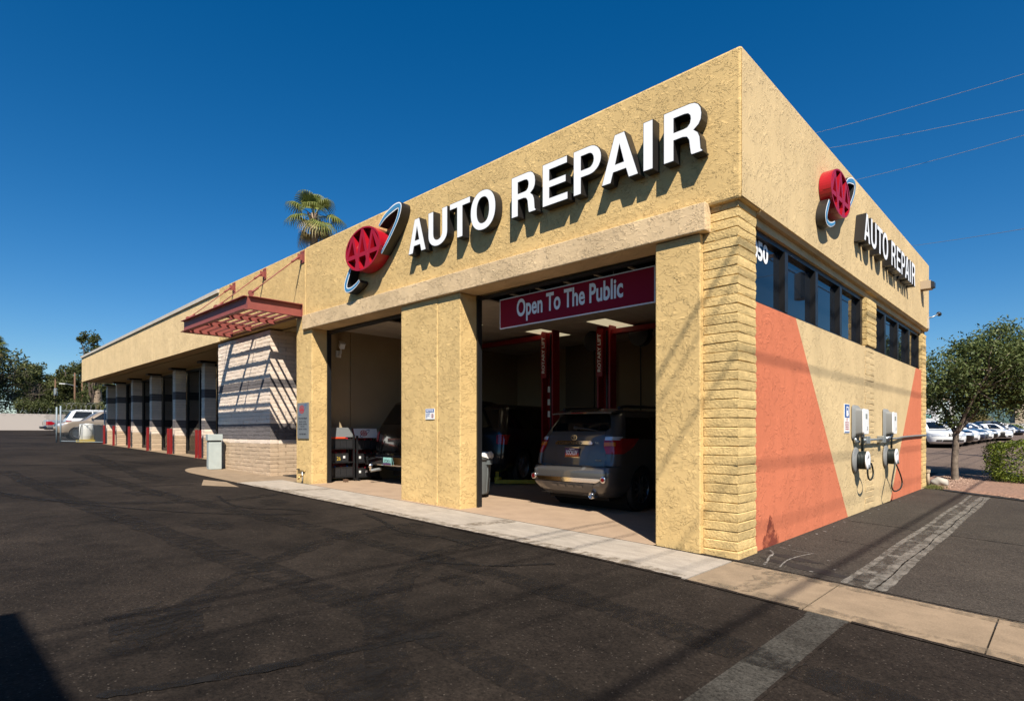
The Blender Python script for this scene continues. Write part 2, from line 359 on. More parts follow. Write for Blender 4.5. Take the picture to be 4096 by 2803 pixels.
def plate(name, loops, w0, w1, mat, parent, frame=FRONT, origin=(0,0,0), offset=0., side=True):
    # solid plate: filled front at w1, sides back to w0
    vs, fs = fill(loops, offset)
    m = MB(); m.add([(x, y, w1) for x, y, z in vs], fs)
    if side:
        for lp in loops:
            k = len(lp); m.add([(u, v, w0) for u, v in lp]+[(u, v, w1) for u, v in lp], [(i, (i+1) % k, k+(i+1) % k, k+i) for i in range(k)])
    T = Matrix.Translation(origin) @ frame
    m.v = [tuple(T @ Vector(p)) for p in m.v]
    return m.build(name, mat, parent)
def text(name, s, box, w, mat, parent, frame=FRONT, origin=(0,0,0), bold=.02, thick=.002, align='FIT', shear=0.):
    # lettering stretched to box (u0,v0,u1,v1)
    cu = bpy.data.curves.new('tmp', 'FONT'); cu.body = s; cu.size = 1.; cu.offset = bold; cu.extrude = 0; cu.shear = shear; cu.fill_mode = 'FRONT'; cu.resolution_u = 4
    vs, fs = curve_geo(cu)
    if not vs: return None
    x0 = min(p[0] for p in vs); x1 = max(p[0] for p in vs); y0 = min(p[1] for p in vs); y1 = max(p[1] for p in vs)
    u0, v0, u1, v1 = box
    T = Matrix.Translation(origin) @ frame
    m = MB(); m.add([T @ Vector((u0+(p[0]-x0)/(x1-x0)*(u1-u0), v0+(p[1]-y0)/(y1-y0)*(v1-v0), w+thick)) for p in vs], fs)
    return m.build(name, mat, parent)
def catmull(P, n=8, closed=False):
    out = []; k = len(P)
    for i in range(k if closed else k-1):
        a, b, c, d = (P[(i-1) % k] if closed or i else P[0]), P[i], P[(i+1) % k], (P[(i+2) % k] if closed or i+2 < k else P[-1])
        for j in range(n):
            t = j/n; out.append(tuple(.5*((2*b[q])+(-a[q]+c[q])*t+(2*a[q]-5*b[q]+4*c[q]-d[q])*t*t+(-a[q]+3*b[q]-3*c[q]+d[q])*t**3) for q in range(len(b))))
    if not closed: out.append(tuple(P[-1]))
    return out
def ell(cx, cy, a, b, n=40, p=2., t0=0., t1=2*math.pi):
    out = []
    for i in range(n):
        t = t0+(t1-t0)*i/n; c, s = math.cos(t), math.sin(t)
        out.append((cx+a*math.copysign(abs(c)**(2/p), c), cy+b*math.copysign(abs(s)**(2/p), s)))
    return out
def sheet(name, x0, x1, y0, y1, dz, mat, hole=None, zf=None, extra_x=(), extra_y=(), parent=None):
    xs = sorted({x0, x1, *[a for a, b in GX if x0 < a < x1], *[a for a in extra_x if x0 < a < x1]}); ys = sorted({y0, y1, *[a for a, b in GY if y0 < a < y1], *[a for a in extra_y if y0 < a < y1]})
    m = MB(); vs = [(x, y, (zf or G)(x, y)+dz) for x in xs for y in ys]; fs = []; k = len(ys)
    for i in range(len(xs)-1):
        for j in range(k-1):
            cx, cy = (xs[i]+xs[i+1])/2, (ys[j]+ys[j+1])/2
            if hole and hole[0] < cx < hole[1] and hole[2] < cy < hole[3]: continue
            fs.append((i*k+j, (i+1)*k+j, (i+1)*k+j+1, i*k+j+1))
    m.add(vs, fs); return m.build(name, mat, parent)
def ribbon_ground(name, pts, width, dz, mat, parent, ragged=0., seed=0):
    rnd = random.Random(seed); P = catmull([tuple(p) for p in pts], 10); m = MB(); vs = []
    for i, p in enumerate(P):
        a = Vector(P[max(i-1, 0)]); b = Vector(P[min(i+1, len(P)-1)]); t = (b-a).normalized(); nrm = Vector((-t.y, t.x))
        wd = width*(1+rnd.uniform(-ragged, ragged))/2; e = .35 if i in (0, len(P)-1) else 1.
        for s in (-1, 1):
            q = Vector(p)+nrm*s*wd*e; vs.append((q.x, q.y, G(q.x, q.y)+dz))
    m.add(vs, [(2*i, 2*i+1, 2*i+3, 2*i+2)[::-1] for i in range(len(P)-1)]); return m.build(name, mat, parent)
def blob_ground(name, cx, cy, rx, ry, dz, mat, parent, seed=0, n=22, rot=0.):
    rnd = random.Random(seed); m = MB(); vs = [(cx, cy, G(cx, cy)+dz)]
    for i in range(n):
        a = 2*math.pi*i/n; k = rnd.uniform(.72, 1.12); u, v = rx*k*math.cos(a), ry*k*math.sin(a)
        x, y = cx+u*math.cos(rot)-v*math.sin(rot), cy+u*math.sin(rot)+v*math.cos(rot); vs.append((x, y, G(x, y)+dz))
    m.add(vs, [(0, 1+i, 1+(i+1) % n) for i in range(n)]); return m.build(name, mat, parent)
# ================================================================ SETTING
ROOM = (-10.0, -.35, .42, 7.2)     # garage room x0,x1,y0,y1
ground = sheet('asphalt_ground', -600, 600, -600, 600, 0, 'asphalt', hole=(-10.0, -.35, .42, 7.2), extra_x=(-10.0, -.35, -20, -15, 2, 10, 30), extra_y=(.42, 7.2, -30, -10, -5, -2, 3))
tag(ground, kind='structure')
def floor_z(x, y): return G(x, 0)-.028*min(max(y-.42, 0), 2.6)
gf = sheet('garage_floor', -10.0, -.35, .421, 7.2, .012, 'floor_tan', zf=floor_z, extra_y=(1, 2, 3.02, 4, 5)); tag(gf, kind='structure')
th = sheet('garage_threshold', -9.34, -4.44, -.10, .42, .013, 'floor_tan'); tag(th, kind='structure')
th2 = sheet('garage_threshold', -4.44, -.98, -.10, .42, .013, 'floor_tan'); tag(th2, kind='structure')
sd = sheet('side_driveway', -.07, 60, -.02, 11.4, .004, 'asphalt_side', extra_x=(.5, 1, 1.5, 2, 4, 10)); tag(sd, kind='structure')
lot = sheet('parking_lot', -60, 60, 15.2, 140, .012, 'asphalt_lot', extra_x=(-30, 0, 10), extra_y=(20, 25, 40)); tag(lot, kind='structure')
# sidewalk of separate slabs
sw = bpy.data.objects.new('sidewalk', None); COL.objects.link(sw); tag(sw, kind='structure')
def slab(name, x0, x1, y0, y1, mat, dz=.010, skew=0., parent=sw):
    xs = [x0]+[a for a, b in GX if x0 < a < x1]+[x1]; m = MB(); vs = []
    for x in xs:
        for y in (y0, y1): vs.append((x+(skew if y == y0 else 0)*(1 if x in (x0, x1) else 0), y, G(x, y)+dz))
    k = len(vs); vs += [(p[0], p[1], p[2]-.12) for p in vs]
    fs = []
    for i in range(len(xs)-1):
        a = 2*i; fs.append((a, a+2, a+3, a+1)); fs.append((a, k+a, k+a+2, a+2)); fs.append((a+1, a+3, k+a+3, k+a+1))
    fs.append((0, 1, k+1, k)); fs.append((2*len(xs)-2, k+2*len(xs)-2, k+2*len(xs)-1, 2*len(xs)-1))
    return MB().add(vs, fs).build(name, mat, parent)
xj = [-10.6, -9.1, -7.6, -6.1, -4.55, -3.0, -1.5, -.055]
for a, b in zip(xj, xj[1:]): slab('concrete_slab', a+.004, b-.004, -1.10, -.104, 'concrete_pale')
for a, b in ((-.045, .945), (.957, 2.07), (2.082, 3.2), (3.212, 4.4), (4.412, 6.)): slab('concrete_slab', a, b, -1.13, -.10, 'concrete_tan', .008)
# widened landing in front of the white block wall, rounded at its far end
lp = [(-10.61, -.104), (-10.61, -1.10)]+[(-13.4-2.1*math.sin(t), -.20-.90*math.cos(t)) for t in [i*math.pi/2/10 for i in range(11)]]+[(-15.5, .06), (-15.3, .12), (-11.67, .12), (-11.67, 2.2), (-10.06, 2.2), (-10.06, -.104)]
xs_ = MB(); vs_, fs_ = fill([lp]); xs_.add([(x, y, G(x, y)+.010) for x, y, z in vs_], fs_); xs_.build('concrete_landing', 'concrete_tan', sw)
blob = [(-11.7, -1.42), (-10.5, -1.85), (-9.75, -1.38), (-10.9, -1.22)]
m = MB(); m.add([(x, y, G(x, y)+.006) for x, y in blob], [(0, 1, 2, 3)]); m.build('concrete_patch', 'concrete_tan', sw)
lips = bpy.data.objects.new('asphalt_lips', None); COL.objects.link(lips); tag(lips, kind='structure')
def lip(pts, wd, mat, seed, dz=.0125):
    rnd = random.Random(seed); m = MB(); vs = []; P = []
    for (x0, y0), (x1, y1) in zip(pts, pts[1:]):
        n_ = max(2, int(math.hypot(x1-x0, y1-y0)/.05)); P += [(x0+(x1-x0)*i/n_, y0+(y1-y0)*i/n_) for i in range(n_)]
    a = 0.
    for i, (x, y) in enumerate(P):
        q = P[min(i+1, len(P)-1)]; p = P[max(i-1, 0)]; t = Vector((q[0]-p[0], q[1]-p[1])).normalized(); nv = Vector((-t.y, t.x)); a = a*.75+rnd.uniform(-1, 1)*.3
        u = Vector((x, y))+nv*wd*(.35+.65*a*.6+rnd.uniform(-.15, .15)); w_ = Vector((x, y))-nv*wd*.6
        vs += [(w_.x, w_.y, G(w_.x, w_.y)+dz-.004), (u.x, u.y, G(u.x, u.y)+dz)]
    m.add(vs, [(2*i, 2*i+2, 2*i+3, 2*i+1) for i in range(len(P)-1)]); m.build('asphalt_lip', mat, lips)
lip([(-10.5, -1.115), (-.05, -1.115)], .045, 'asphalt', 1); lip([(-.05, -1.14), (.98, -1.14)], .035, 'asphalt', 2); lip([(1.3, -1.14), (5.9, -1.14)], .035, 'asphalt', 3)
lip([(5.9, -.085), (-.03, -.085)], .03, 'damp_asphalt', 4)
lip([(.998, -7.), (1.0, -1.2)], .03, 'asphalt', 5, .0085); lip([(1.287, -1.2), (1.287, -7.)], .03, 'asphalt', 6, .0085)
# concrete gutter cover crossing the foreground asphalt, and the worn strip that goes on past the sidewalk
m = MB(); ys = [-1.14, -1.9, -2.6, -3.4, -4.6, -6.5, -9]
m.add([q for y in ys for q in ((1.00+.008*(y+1.1), y, G(1.0, y)+.005), (1.285+.0*(y), y, G(1.285, y)+.005))], [(2*i+1, 2*i, 2*i+2, 2*i+3) for i in range(len(ys)-1)])
tag(m.build('gutter_cover', 'gutter_concrete'), kind='structure')
worn = bpy.data.objects.new('worn_strip', None); COL.objects.link(worn); tag(worn, kind='structure')
strip = MB(); ys = [-.03+i*.53 for i in range(20)]
strip.add([q for y in ys for q in ((.965-.004*y, y, G(.95, y)+.007), (1.275-.008*y, y, G(1.28, y)+.007))], [(2*i, 2*i+1, 2*i+3, 2*i+2) for i in range(19)])
strip.build('worn_film', 'worn_film', worn)
for k, (xx, wd, sd_) in enumerate(((.955, .06, 3), (1.25, .085, 4), (1.16, .10, 8))):
    ribbon_ground('worn_line', [(xx-.005*y+.01*math.sin(1.7*y+k), y) for y in (-.02, .6, 1.2, 1.9, 2.6, 3.3, 4.1, 4.8, 5.5, 6.2, 7, 7.8, 8.6, 9.4, 10.2)], wd, .008+.0004*k, 'worn_paint', worn, .16, sd_)
for k, (y, wd) in enumerate(((.62, .05), (1.7, .06), (2.95, .06), (4.6, .05), (6.3, .06), (7.9, .06))):
    ribbon_ground('worn_scuff', [(.97, y), (1.05, y+.03), (1.13, y-.02), (1.2, y+.02)], wd*2, .0096, 'worn_paint', worn, .5, 30+k)
ribbon_ground('crack', [(1.205-.005*y+.012*math.sin(3*y), y) for y in [i*.7 for i in range(15)]], .012, .010, 'tar', worn, .6, 9)
# crack sealant, damp patches and paint on the asphalt
seams = bpy.data.objects.new('tar_seams', None); COL.objects.link(seams); tag(seams, kind='structure')
for i, (pts, wd) in enumerate([
    ([(-8.6, -2.2), (-7.0, -2.45), (-6.2, -2.0), (-5.75, -1.85)], .05), ([(-13, -5.3), (-9.5, -4.4), (-7.2, -3.4), (-6.2, -2.7), (-5.6, -2.0)], .05),
    ([(-5.1, -1.35), (-4.4, -1.5), (-3.6, -1.75), (-2.9, -1.6), (-2.3, -1.65)], .06), ([(-11.5, -3.4), (-11.0, -2.6), (-10.8, -1.9)], .05),
    ([(-14.5, -4.2), (-13.6, -3.0), (-13.3, -2.0), (-12.6, -1.7)], .05), ([(-20, -5.2), (-18.5, -3.2), (-17.2, -1.4)], .06), ([(-22, -2.5), (-19.5, -1.4), (-17, -.8)], .05),
    ([(-1.0, -5.4), (-.85, -5.0), (-.72, -4.5), (-.6, -3.9), (-.5, -3.6)], .07), ([(-2.2, -2.5), (-1.6, -2.15), (-1.2, -1.6)], .05),
    ([(-30, -3), (-26, -1.2), (-22, -.2)], .06), ([(.02, 3.9), (.5, 3.95), (1.1, 3.9), (2.6, 4.0)], .03), ([(.3, 2.1), (.9, 2.15)], .015),
    ([(-3, 24), (0, 23), (4, 23.5)], .08), ([(-6, 20), (-1, 20.5), (5, 19.5)], .08), ([(-4, 28), (0, 27.3), (5, 27.9)], .07)]):
    ribbon_ground('tar_seam', pts, wd*(1.3 if i < 10 else 1), .0075, 'tar_soft', seams, .3, i)
for i, (cx, cy, rx, ry) in enumerate([(.55, .28, .5, .10), (.32, .62, .30, .09), (1.9, -.28, .65, .10), (3.2, -.35, .7, .1)]):
    blob_ground('damp_patch', cx, cy, rx, ry, .0065, 'damp_asphalt', seams, i, rot=-.1)
stains = bpy.data.objects.new('ground_stains', None); COL.objects.link(stains); tag(stains, kind='structure')
for i, (pts, wd) in enumerate([([(-17, -3.0), (-10, -2.9), (-5, -2.5), (-1, -2.3), (3, -2.4)], .32), ([(-17, -4.4), (-10, -4.2), (-5, -3.9), (-1, -3.7), (3, -3.7)], .34),
    ([(-8.2, -1.3), (-7.9, -2.6), (-9.2, -4.2), (-12, -5.2)], .26), ([(-2.5, -1.2), (-2.3, -2.2), (-1.2, -3.6), (.6, -4.6)], .26), ([(-3.9, -1.2), (-3.8, -2.4), (-2.9, -3.9), (-1.5, -5.2)], .26),
    ([(-24, -1.5), (-18, -1.9), (-12, -2.2)], .5)]):
    ribbon_ground('tyre_track', pts, wd, .0052+.0002*i, 'soft_stain', stains, .3, 60+i)
for i, (cx, cy, rx, ry) in enumerate([(-3.3, -1.75, .35, .2), (-7.2, -1.8, .4, .25), (-1.4, -2.7, .3, .16), (-5.6, -3.3, .5, .3), (-9.8, -3.0, .6, .35), (-.3, -4.4, .35, .25), (-12.5, -3.8, .8, .5), (2.0, -3.2, .35, .3), (-2.0, -4.9, .5, .3), (-6.9, -2.4, .25, .15)]):
    blob_ground('oil_stain', cx, cy, rx, ry, .0068+.0001*i, 'soft_stain', stains, 80+i)
for i, (pts, wd) in enumerate([([(-10, -1.02), (-5, -1.0), (-.1, -1.03)], .16), ([(0, -1.05), (2, -1.04), (5, -1.06)], .13), ([(0, -.17), (2, -.16), (5, -.17)], .12), ([(-3.2, -.12), (-3.4, -1.08)], .3), ([(-8.3, -.12), (-8.5, -1.08)], .3), ([(.5, -.15), (.42, -1.08)], .25)]):
    ribbon_ground('dirt_stain', pts, wd, .0128+.0002*i, 'dirt_stain', stains, .4, 90+i)
marks = bpy.data.objects.new('paint_marks', None); COL.objects.link(marks); tag(marks, kind='structure')
ribbon_ground('paint_stroke', [(.36, .07), (.31, .45), (.34, .8), (.40, 1.06)], .014, .0095, 'worn_spot', marks, .3, 1)
ribbon_ground('paint_stroke', [(.01, .78), (.10, .62), (.13, .42), (.19, .2), (.22, .03)], .022, .0095, 'worn_spot', marks, .5, 2)
ribbon_ground('paint_stroke', [(.02, 1.04), (.2, 1.0), (.38, 1.03)], .009, .0095, 'worn_spot', marks, .4, 3)
for i, (x, y) in enumerate([(.08, .16), (.76, .48), (.62, .83), (.07, 1.75), (.05, 2.2), (.06, 2.7), (.06, 3.2), (.05, 3.65), (.06, 4.1), (.06, 4.6), (.07, 5.1), (.07, 5.7), (.07, 6.2), (.08, 6.8), (.08, 7.4), (.08, 8.0), (.09, 8.6), (.09, 9.3), (.62, .05), (.07, 1.2)]):
    blob_ground('paint_spot', x+random.uniform(-.015, .02), y+random.uniform(-.12, .12), random.uniform(.014, .028), random.uniform(.016, .034), .0095, 'worn_spot', marks, i, 8)

# ================================================================ BUILDING
B = empty('repair_shop_building', (-5, 5, 0), 0, 'tan stucco auto repair shop with open garage bays and slump block corner', 'building')
B.location = (0, 0, 0)
def part(m, name, mat, parent=None, **k): return m.build(name, mat, parent or B, **k)
H = 5.42
# upper walls (parapet band)
part(MB().prism([(0,0),(0,11.12),(-.4,11.12),(-.4,.4),(-9.66,.4),(-9.66,0)], 3.82, H), 'upper_wall', 'stucco_front', bevel=.03)
# the side face carries the side trowel texture
part(MB().box(.0, .006, .012, 11.108, 3.835, H-.035), 'side_upper_wall', 'stucco_side', bevel=.004)
part(MB().box(-14.8, -9.662, 0, .4, 3.91, 5.405), 'upper_wall', 'stucco_front', bevel=.02)
part(MB().hexa([(-33.7,0,3.91),(-14.803,0,3.91),(-14.803,.4,3.91),(-33.7,.4,3.91)], [(-33.7,0,5.12),(-14.803,0,5.30),(-14.803,.4,5.30),(-33.7,.4,5.12)]), 'fascia', 'stucco_fascia')
part(MB().hexa([(-33.74,-.045,5.10),(-14.803,-.045,5.28),(-14.803,.42,5.30),(-33.74,.42,5.12)], [(-33.74,-.045,5.20),(-14.803,-.045,5.385),(-14.803,.42,5.385),(-33.74,.42,5.20)]), 'coping', 'coping')
part(MB().box(-33.7, -33.3, .402, 7.6, 3.91, 5.1), 'fascia', 'stucco_fascia')
part(MB().box(-33.29, -.41, .41, 11.0, 4.5, 4.6), 'roof_slab', 'coping')
part(MB().box(-9.6, -.4, .402, .5, 3.60, 4.49), 'header_wall', 'soffit_tan')
# soffit of the low wing
part(MB().box(-33.29, -10.06, .402, 2.6, 3.87, 3.90), 'soffit', 'soffit_tan')
# lintel beam and piers
part(MB().hexa([(-9.66,-.08,3.60),(-.36,-.08,3.545),(-.36,.40,3.545),(-9.66,.40,3.60)], [(-9.66,-.08,3.915),(-.36,-.08,3.852),(-.36,-.002,3.852),(-9.66,-.002,3.915)]), 'lintel_beam', 'stucco_front_beam', bevel=.012)
def pier(x0, x1, y0, y1, zt): part(MB().hexa([(x0,y0,G(x0,0)-.05),(x1,y0,G(x1,0)-.05),(x1,y1,G(x1,0)-.05),(x0,y1,G(x0,0)-.05)], [(x0,y0,zt),(x1,y0,zt),(x1,y1,zt),(x0,y1,zt)]), 'stucco_pier', 'stucco_front', bevel=.015)
pier(-1.0, -.445, -.02, .40, 3.54); pier(-5.02, -4.46, -.015, .40, 3.568); pier(-6.04, -5.024, -.022, .40, 3.575); pier(-10.05, -9.33, -.02, .40, 3.60)
part(MB().box(-10.05, -9.665, -.015, .40, 3.60, 3.905), 'stucco_pier', 'stucco_front')
# steel door jamb angles
for x in (-1.004, -4.455, -6.045, -9.325):
    s_ = -1 if x in (-1.004, -6.045) else 1
    part(MB().box(min(x, x+s_*.035), max(x, x+s_*.035), .33, .42, G(x, 0)+.02, 3.6), 'door_jamb', 'black_frame')
part(MB().box(-9.32, -6.06, .34, .43, 3.52, 3.575), 'door_header', 'black_frame'); part(MB().box(-4.44, -1.02, .34, .43, 3.50, 3.545), 'door_header', 'black_frame')
# slump blocks ---------------------------------------------------
def block_mesh(l, d, h, seed, name='block'):
    rnd = random.Random(seed); nx = max(2, int(l/.13)); ny = max(1, int(d/.2)); pl = []
    for i in range(nx): pl.append((l*i/nx, 0))
    for i in range(ny): pl.append((l, d*i/ny))
    for i in range(nx): pl.append((l-l*i/nx, d))
    for i in range(ny): pl.append((0, d-d*i/ny))
    k = len(pl); vs = []
    for z, ins in ((0, .007), (.07*h, .001), (.5*h, 0), (.94*h, .0), (h, .005)):
        for x, y in pl:
            j = rnd.uniform(-.0055, .0055); cx, cy = l/2, d/2
            qx = x+ins*(1 if x < cx else -1)*(1 if x in (0, l) else 0); qy = y+ins*(1 if y < cy else -1)*(1 if y in (0, d) else 0)
            vs.append((qx+(j if x in (0, l) else 0), qy+(j if y in (0, d) else 0), z+rnd.uniform(-.002, .002)))
    fs = [(a*k+i, a*k+(i+1) % k, (a+1)*k+(i+1) % k, (a+1)*k+i) for a in range(4) for i in range(k)]+[tuple(range(k-1, -1, -1)), tuple(range(4*k, 5*k))]
    me = bpy.data.meshes.new(name); me.from_pydata(vs, [], fs); me.polygons.foreach_set('use_smooth', [True]*len(fs)); me.set_sharp_from_angle(angle=R(24)); return me
COURSE = .1016
BLK = {}
def blk(l, d, mat, v, h=.0955):
    key = (round(l, 3), round(d, 3), mat, v)
    if key not in BLK:
        me = block_mesh(l, d, h, v*13+5); me.materials.append(M[mat]); BLK[key] = me
    return BLK[key]
def place_block(parent, x, y, z, l, d, mat, v): return inst('brick', blk(l, d, mat, v), parent, (x, y, z))
# corner pilaster
cp = part(MB().box(-.432, -.066, .066, .52, 0.0, 3.80), 'corner_pilaster', 'mortar_tan')
part(MB().box(-.46, -.038, .030, .54, -.10, .085), 'pilaster_base', 'stucco_front', cp, bevel=.012)
for i in range(36):
    z = .091+i*COURSE
    if z+.09 > 3.8: break
    o = place_block(cp, -.442+random.uniform(-.003, .003), .05+random.uniform(-.004, .004), z, .392, .478, 'block_tan', i % 6)
part(MB().box(-.44, -.052, .052, .53, 3.755, 3.82), 'pilaster_cap', 'stucco_front', cp)
# side wall --------------------------------------------------------
def yz_panel(name, poly, mat): # poly in (y,z), front at x=-.075
    m = MB(); n_ = len(poly); m.add([(-.075, y, z) for y, z in poly]+[(-.3, y, z) for y, z in poly], [tuple(range(n_)), tuple(range(2*n_-1, n_-1, -1))]+[(i, n_+i, n_+(i+1) % n_, (i+1) % n_) for i in range(n_)])
    return part(m, name, mat)
SILL = 2.83
yz_panel('orange_wall_panel', [(.52,-.02),(4.36,-.02),(1.90,SILL),(.52,SILL)], 'stucco_orange')
yz_panel('tan_wall_panel', [(4.36,-.02),(7.32,-.02),(9.95,SILL),(1.90,SILL)], 'stucco_side')
yz_panel('orange_wall_panel', [(7.32,-.02),(10.62,-.02),(10.62,SILL),(9.95,SILL)], 'stucco_orange')
part(MB().box(-.3, -.085, .53, 10.63, 3.70, 3.815), 'window_head', 'stucco_side')
# drip ledge below the parapet band
part(MB().hexa([(-.3,.53,3.815),(-.03,.53,3.79),(-.03,11.1,3.79),(-.3,11.1,3.815)], [(-.3,.53,3.82),(.004,.53,3.823),(.004,11.1,3.823),(-.3,11.1,3.82)]), 'drip_ledge', 'stucco_side')
mp_ = part(MB().box(-.3, -.078, 5.42, 6.02, SILL+.001, 3.70), 'middle_pilaster', 'mortar_tan')
for i in range(37):
    z = .02+i*COURSE
    hi = z > SILL-.02
    if z+.09 > 3.72: break
    if hi: place_block(mp_, -.26, 5.40+random.uniform(-.004, .004), z, .222, .64, 'block_tan', i % 5)
    else: place_block(mp_, -.26, 5.40+random.uniform(-.02, .02), z, round(.190+random.choice((.0, .002, .004)), 3), .62, 'stucco_side', i % 5)
ep = part(MB().box(-.4, -.075, 10.64, 11.06, 0, 3.80), 'end_pilaster', 'mortar_tan')
for i in range(36): place_block(ep, -.42, 10.625+random.uniform(-.004, .004), .05+i*COURSE, .372, .475, 'block_tan', i % 6)
part(MB().box(-.42, -.06, 10.6, 11.1, -.1, .05), 'pilaster_base', 'stucco_side', ep)
part(MB().box(-9.9, -.43, 10.7, 10.95, 0, 4.5), 'rear_wall', 'stucco_side')
sp_w = MB(); rnd = random.Random(12); pts = [(.78+.03*i, 0) for i in range(18)]
top = [(y, max(.02, .30*math.exp(-((y-1.02)/.16)**2)+.06+rnd.uniform(-.05, .05))) for y, _ in pts]
sp_w.add([(-.0738, y, -.01) for y, _ in pts]+[(-.0738, y, z) for y, z in top], [(i, i+1, 19+i, 18+i) for i in range(17)])
part(sp_w, 'splash_stain', 'wall_splash')
# window bands
def window_band(y0, y1, mulls):
    w = part(MB().box(-.23, -.13, y0, y1, 3.635, 3.70), 'window', 'black_frame')
    MB().box(-.23, -.13, y0, y1, SILL+.001, SILL+.045).build('sill_rail', 'black_frame', w)
    ys_ = [y0]+mulls+[y1]
    for i, y in enumerate(ys_):
        a, b = (y, y+.09) if i == 0 else ((y-.12, y) if i == len(ys_)-1 else (y-.055, y+.055))
        MB().box(-.232, -.115, a, b, SILL+.045, 3.636).build('mullion', 'black_frame', w)
        if 0 < i: 
            a0 = ys_[i-1]+(.09 if i-1 == 0 else .055); b0 = a
            MB().box(-.192, -.186, a0, b0, SILL+.045, 3.636).build('pane', 'glass_dark', w)
    return w
w1 = window_band(.53, 5.40, [1.68, 2.90, 4.10])
w2 = window_band(6.03, 10.63, [7.12, 8.28, 9.44])
text('house_number', '3050', (.60, 3.395, 1.24, 3.628), -.185, 'letter_white', w1, SIDE, (0,0,0), .035, .004)
# ---------------------------------------------------------------- white block wall beside the bays
ww = part(MB().box(-15.08, -11.69, .105, 1.5, 0.05, 3.87), 'block_wall', 'mortar_white')
def wallmat(z):
    return 'block_cream' if z < .98 else ('block_grey' if 1.17 < z+.05 < 1.62 or 2.43 < z+.05 < 2.68 else 'block_white')
cnt = 0
side_list = []
for i in range(37):
    z = .27+i*COURSE*.985; off = .203 if i % 2 else 0.
    if z+.08 > 3.88: break
    zg = G(-13, 0)
    x = -15.1; first = True
    segs = []
    while x < -11.66-.02:
        l = (.197 if (i % 2 and first) else .397); first = False
        l = min(l, -11.66-x)
        if -11.66-(x+l) < .1: l = -11.66-x
        segs.append((x, l)); x += l+.0095
    for (x, l) in segs:
        side_list.append((x, .08+random.uniform(-.003, .003), z, round(l, 3), .2, wallmat(z), (i*3+int(x*7)) % 5))
side2 = []
for i in range(37):
    z = .27+i*COURSE*.985
    if z+.08 > 3.88: break
    y = .29+(.2 if i % 2 else 0)
    if i % 2: side2.append((-11.88, .287, z, .22, .19, wallmat(z), i % 4))
    while y < 2.3:
        side2.append((-11.88+random.uniform(-.003, .003), y, z, .22, .397, wallmat(z), (i+int(y*5)) % 5)); y += .4065
rest = MB()
def join_block(m, x, y, z, l, d, mat, v):
    me = blk(l, d, mat, v); m.add([(p.co.x+x, p.co.y+y, p.co.z+z) for p in me.vertices], [tuple(f.vertices) for f in me.polygons])
side_list.sort(key=lambda q: -q[0])
for q in side_list[:300]: place_block(ww, q[0], q[1], q[2], q[3], q[4], q[5], q[6])
rest_m = {}
for q in side_list[300:]: join_block(rest_m.setdefault(q[5], MB()), *q[:7])
sw_ = part(MB().box(-11.86, -11.695, .30, 2.28, .06, 3.86), 'block_wall_return', 'mortar_white')
for q in side2: place_block(sw_, *q[:7])
for k_, m_ in rest_m.items(): tag(m_.build('far_bricks', k_, ww, angle=48), kind='stuff')
# entrance recess behind the left pier
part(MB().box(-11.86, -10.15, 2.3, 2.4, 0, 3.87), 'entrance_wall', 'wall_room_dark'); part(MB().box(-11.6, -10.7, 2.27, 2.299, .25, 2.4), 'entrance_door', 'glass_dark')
part(MB().box(-10.14, -10.02, .401, 7.2, 0, 4.49), 'room_partition', 'stucco_room')
tag(MB().box(-11.55, -10.2, .35, 1.5, .262+.01, .30).build('door_mat', 'black_rubber'), 'black rubber mat in the entrance recess beside the left pier', 'mat')
# ---------------------------------------------------------------- colonnade of the low wing
PX = [-19.6, -22.85, -26.05, -29.1, -32.05, -34.1]
for k, px in enumerate(PX):
    g0 = G(px, 1)
    core = part(MB().box(px-.185, px+.105, 1.165, 1.50, g0-.1, 3.80), 'block_pier', 'mortar_white')
    n_ = int((3.75-g0)/COURSE)
    jm = {}
    for i in range(n_):
        z = g0+.01+i*COURSE
        c = 'block_cream' if z-g0 < .62 else ('block_grey' if .98 < z-g0 < 1.25 or 2.1 < z-g0 < 2.38 else 'block_white')
        a = .30; yy = 1.15; lens = (.375,)
        for L_ in lens:
            if k < 4: place_block(core, px-.2, yy, z, .32, L_, c, (i+k) % 5)
            else: join_block(jm.setdefault(c, MB()), px-.2, yy, z, .32, L_, c, (i+k) % 5)
            yy += L_+.009
    for c_, m_ in jm.items(): tag(m_.build('small_bricks', c_, core, angle=48), kind='stuff')
    MB().box(px-.24, px+.16, 1.0, 1.52, 3.80, 3.868).build('pier_cap', 'black_frame', core)
part(MB().box(-34.0, -15.1, 1.53, 1.66, 3.79, 3.868), 'shopfront_header', 'soffit_tan')
gl = part(MB().box(-34.0, -15.1, 1.55, 1.64, 3.72, 3.789), 'shopfront', 'black_frame')
for a, b in zip([-15.2]+PX[:-1], PX):
    x0, x1 = b+.13, a-.21
    if a == -15.2: x1 = -15.3
    for xx in (x1-.07, x0, (x0+x1)/2-.035): MB().box(xx, xx+.07, 1.55, 1.64, G(xx, 1), 3.719).build('shopfront_post', 'black_frame', gl)
    MB().box(x0+.07, x1-.07, 1.56, 1.63, G(x0, 1)+.02, G(x0, 1)+.14).build('shopfront_rail', 'black_frame', gl)
    xm = (x0+x1)/2
    for q0, q1 in ((x0+.07, xm-.035), (xm+.035, x1-.07)): MB().box(q0, q1, 1.59, 1.598, G(x0, 1)+.14, 3.72).build('pane', 'glass_shop', gl)
part(MB().box(-33.2, -15.6, 3.4, 3.5, 0.2, 3.86), 'showroom_wall', 'wall_room_dark'); part(MB().box(-33.2, -15.6, 1.67, 3.39, 3.80, 3.86), 'showroom_ceiling', 'soffit_tan')
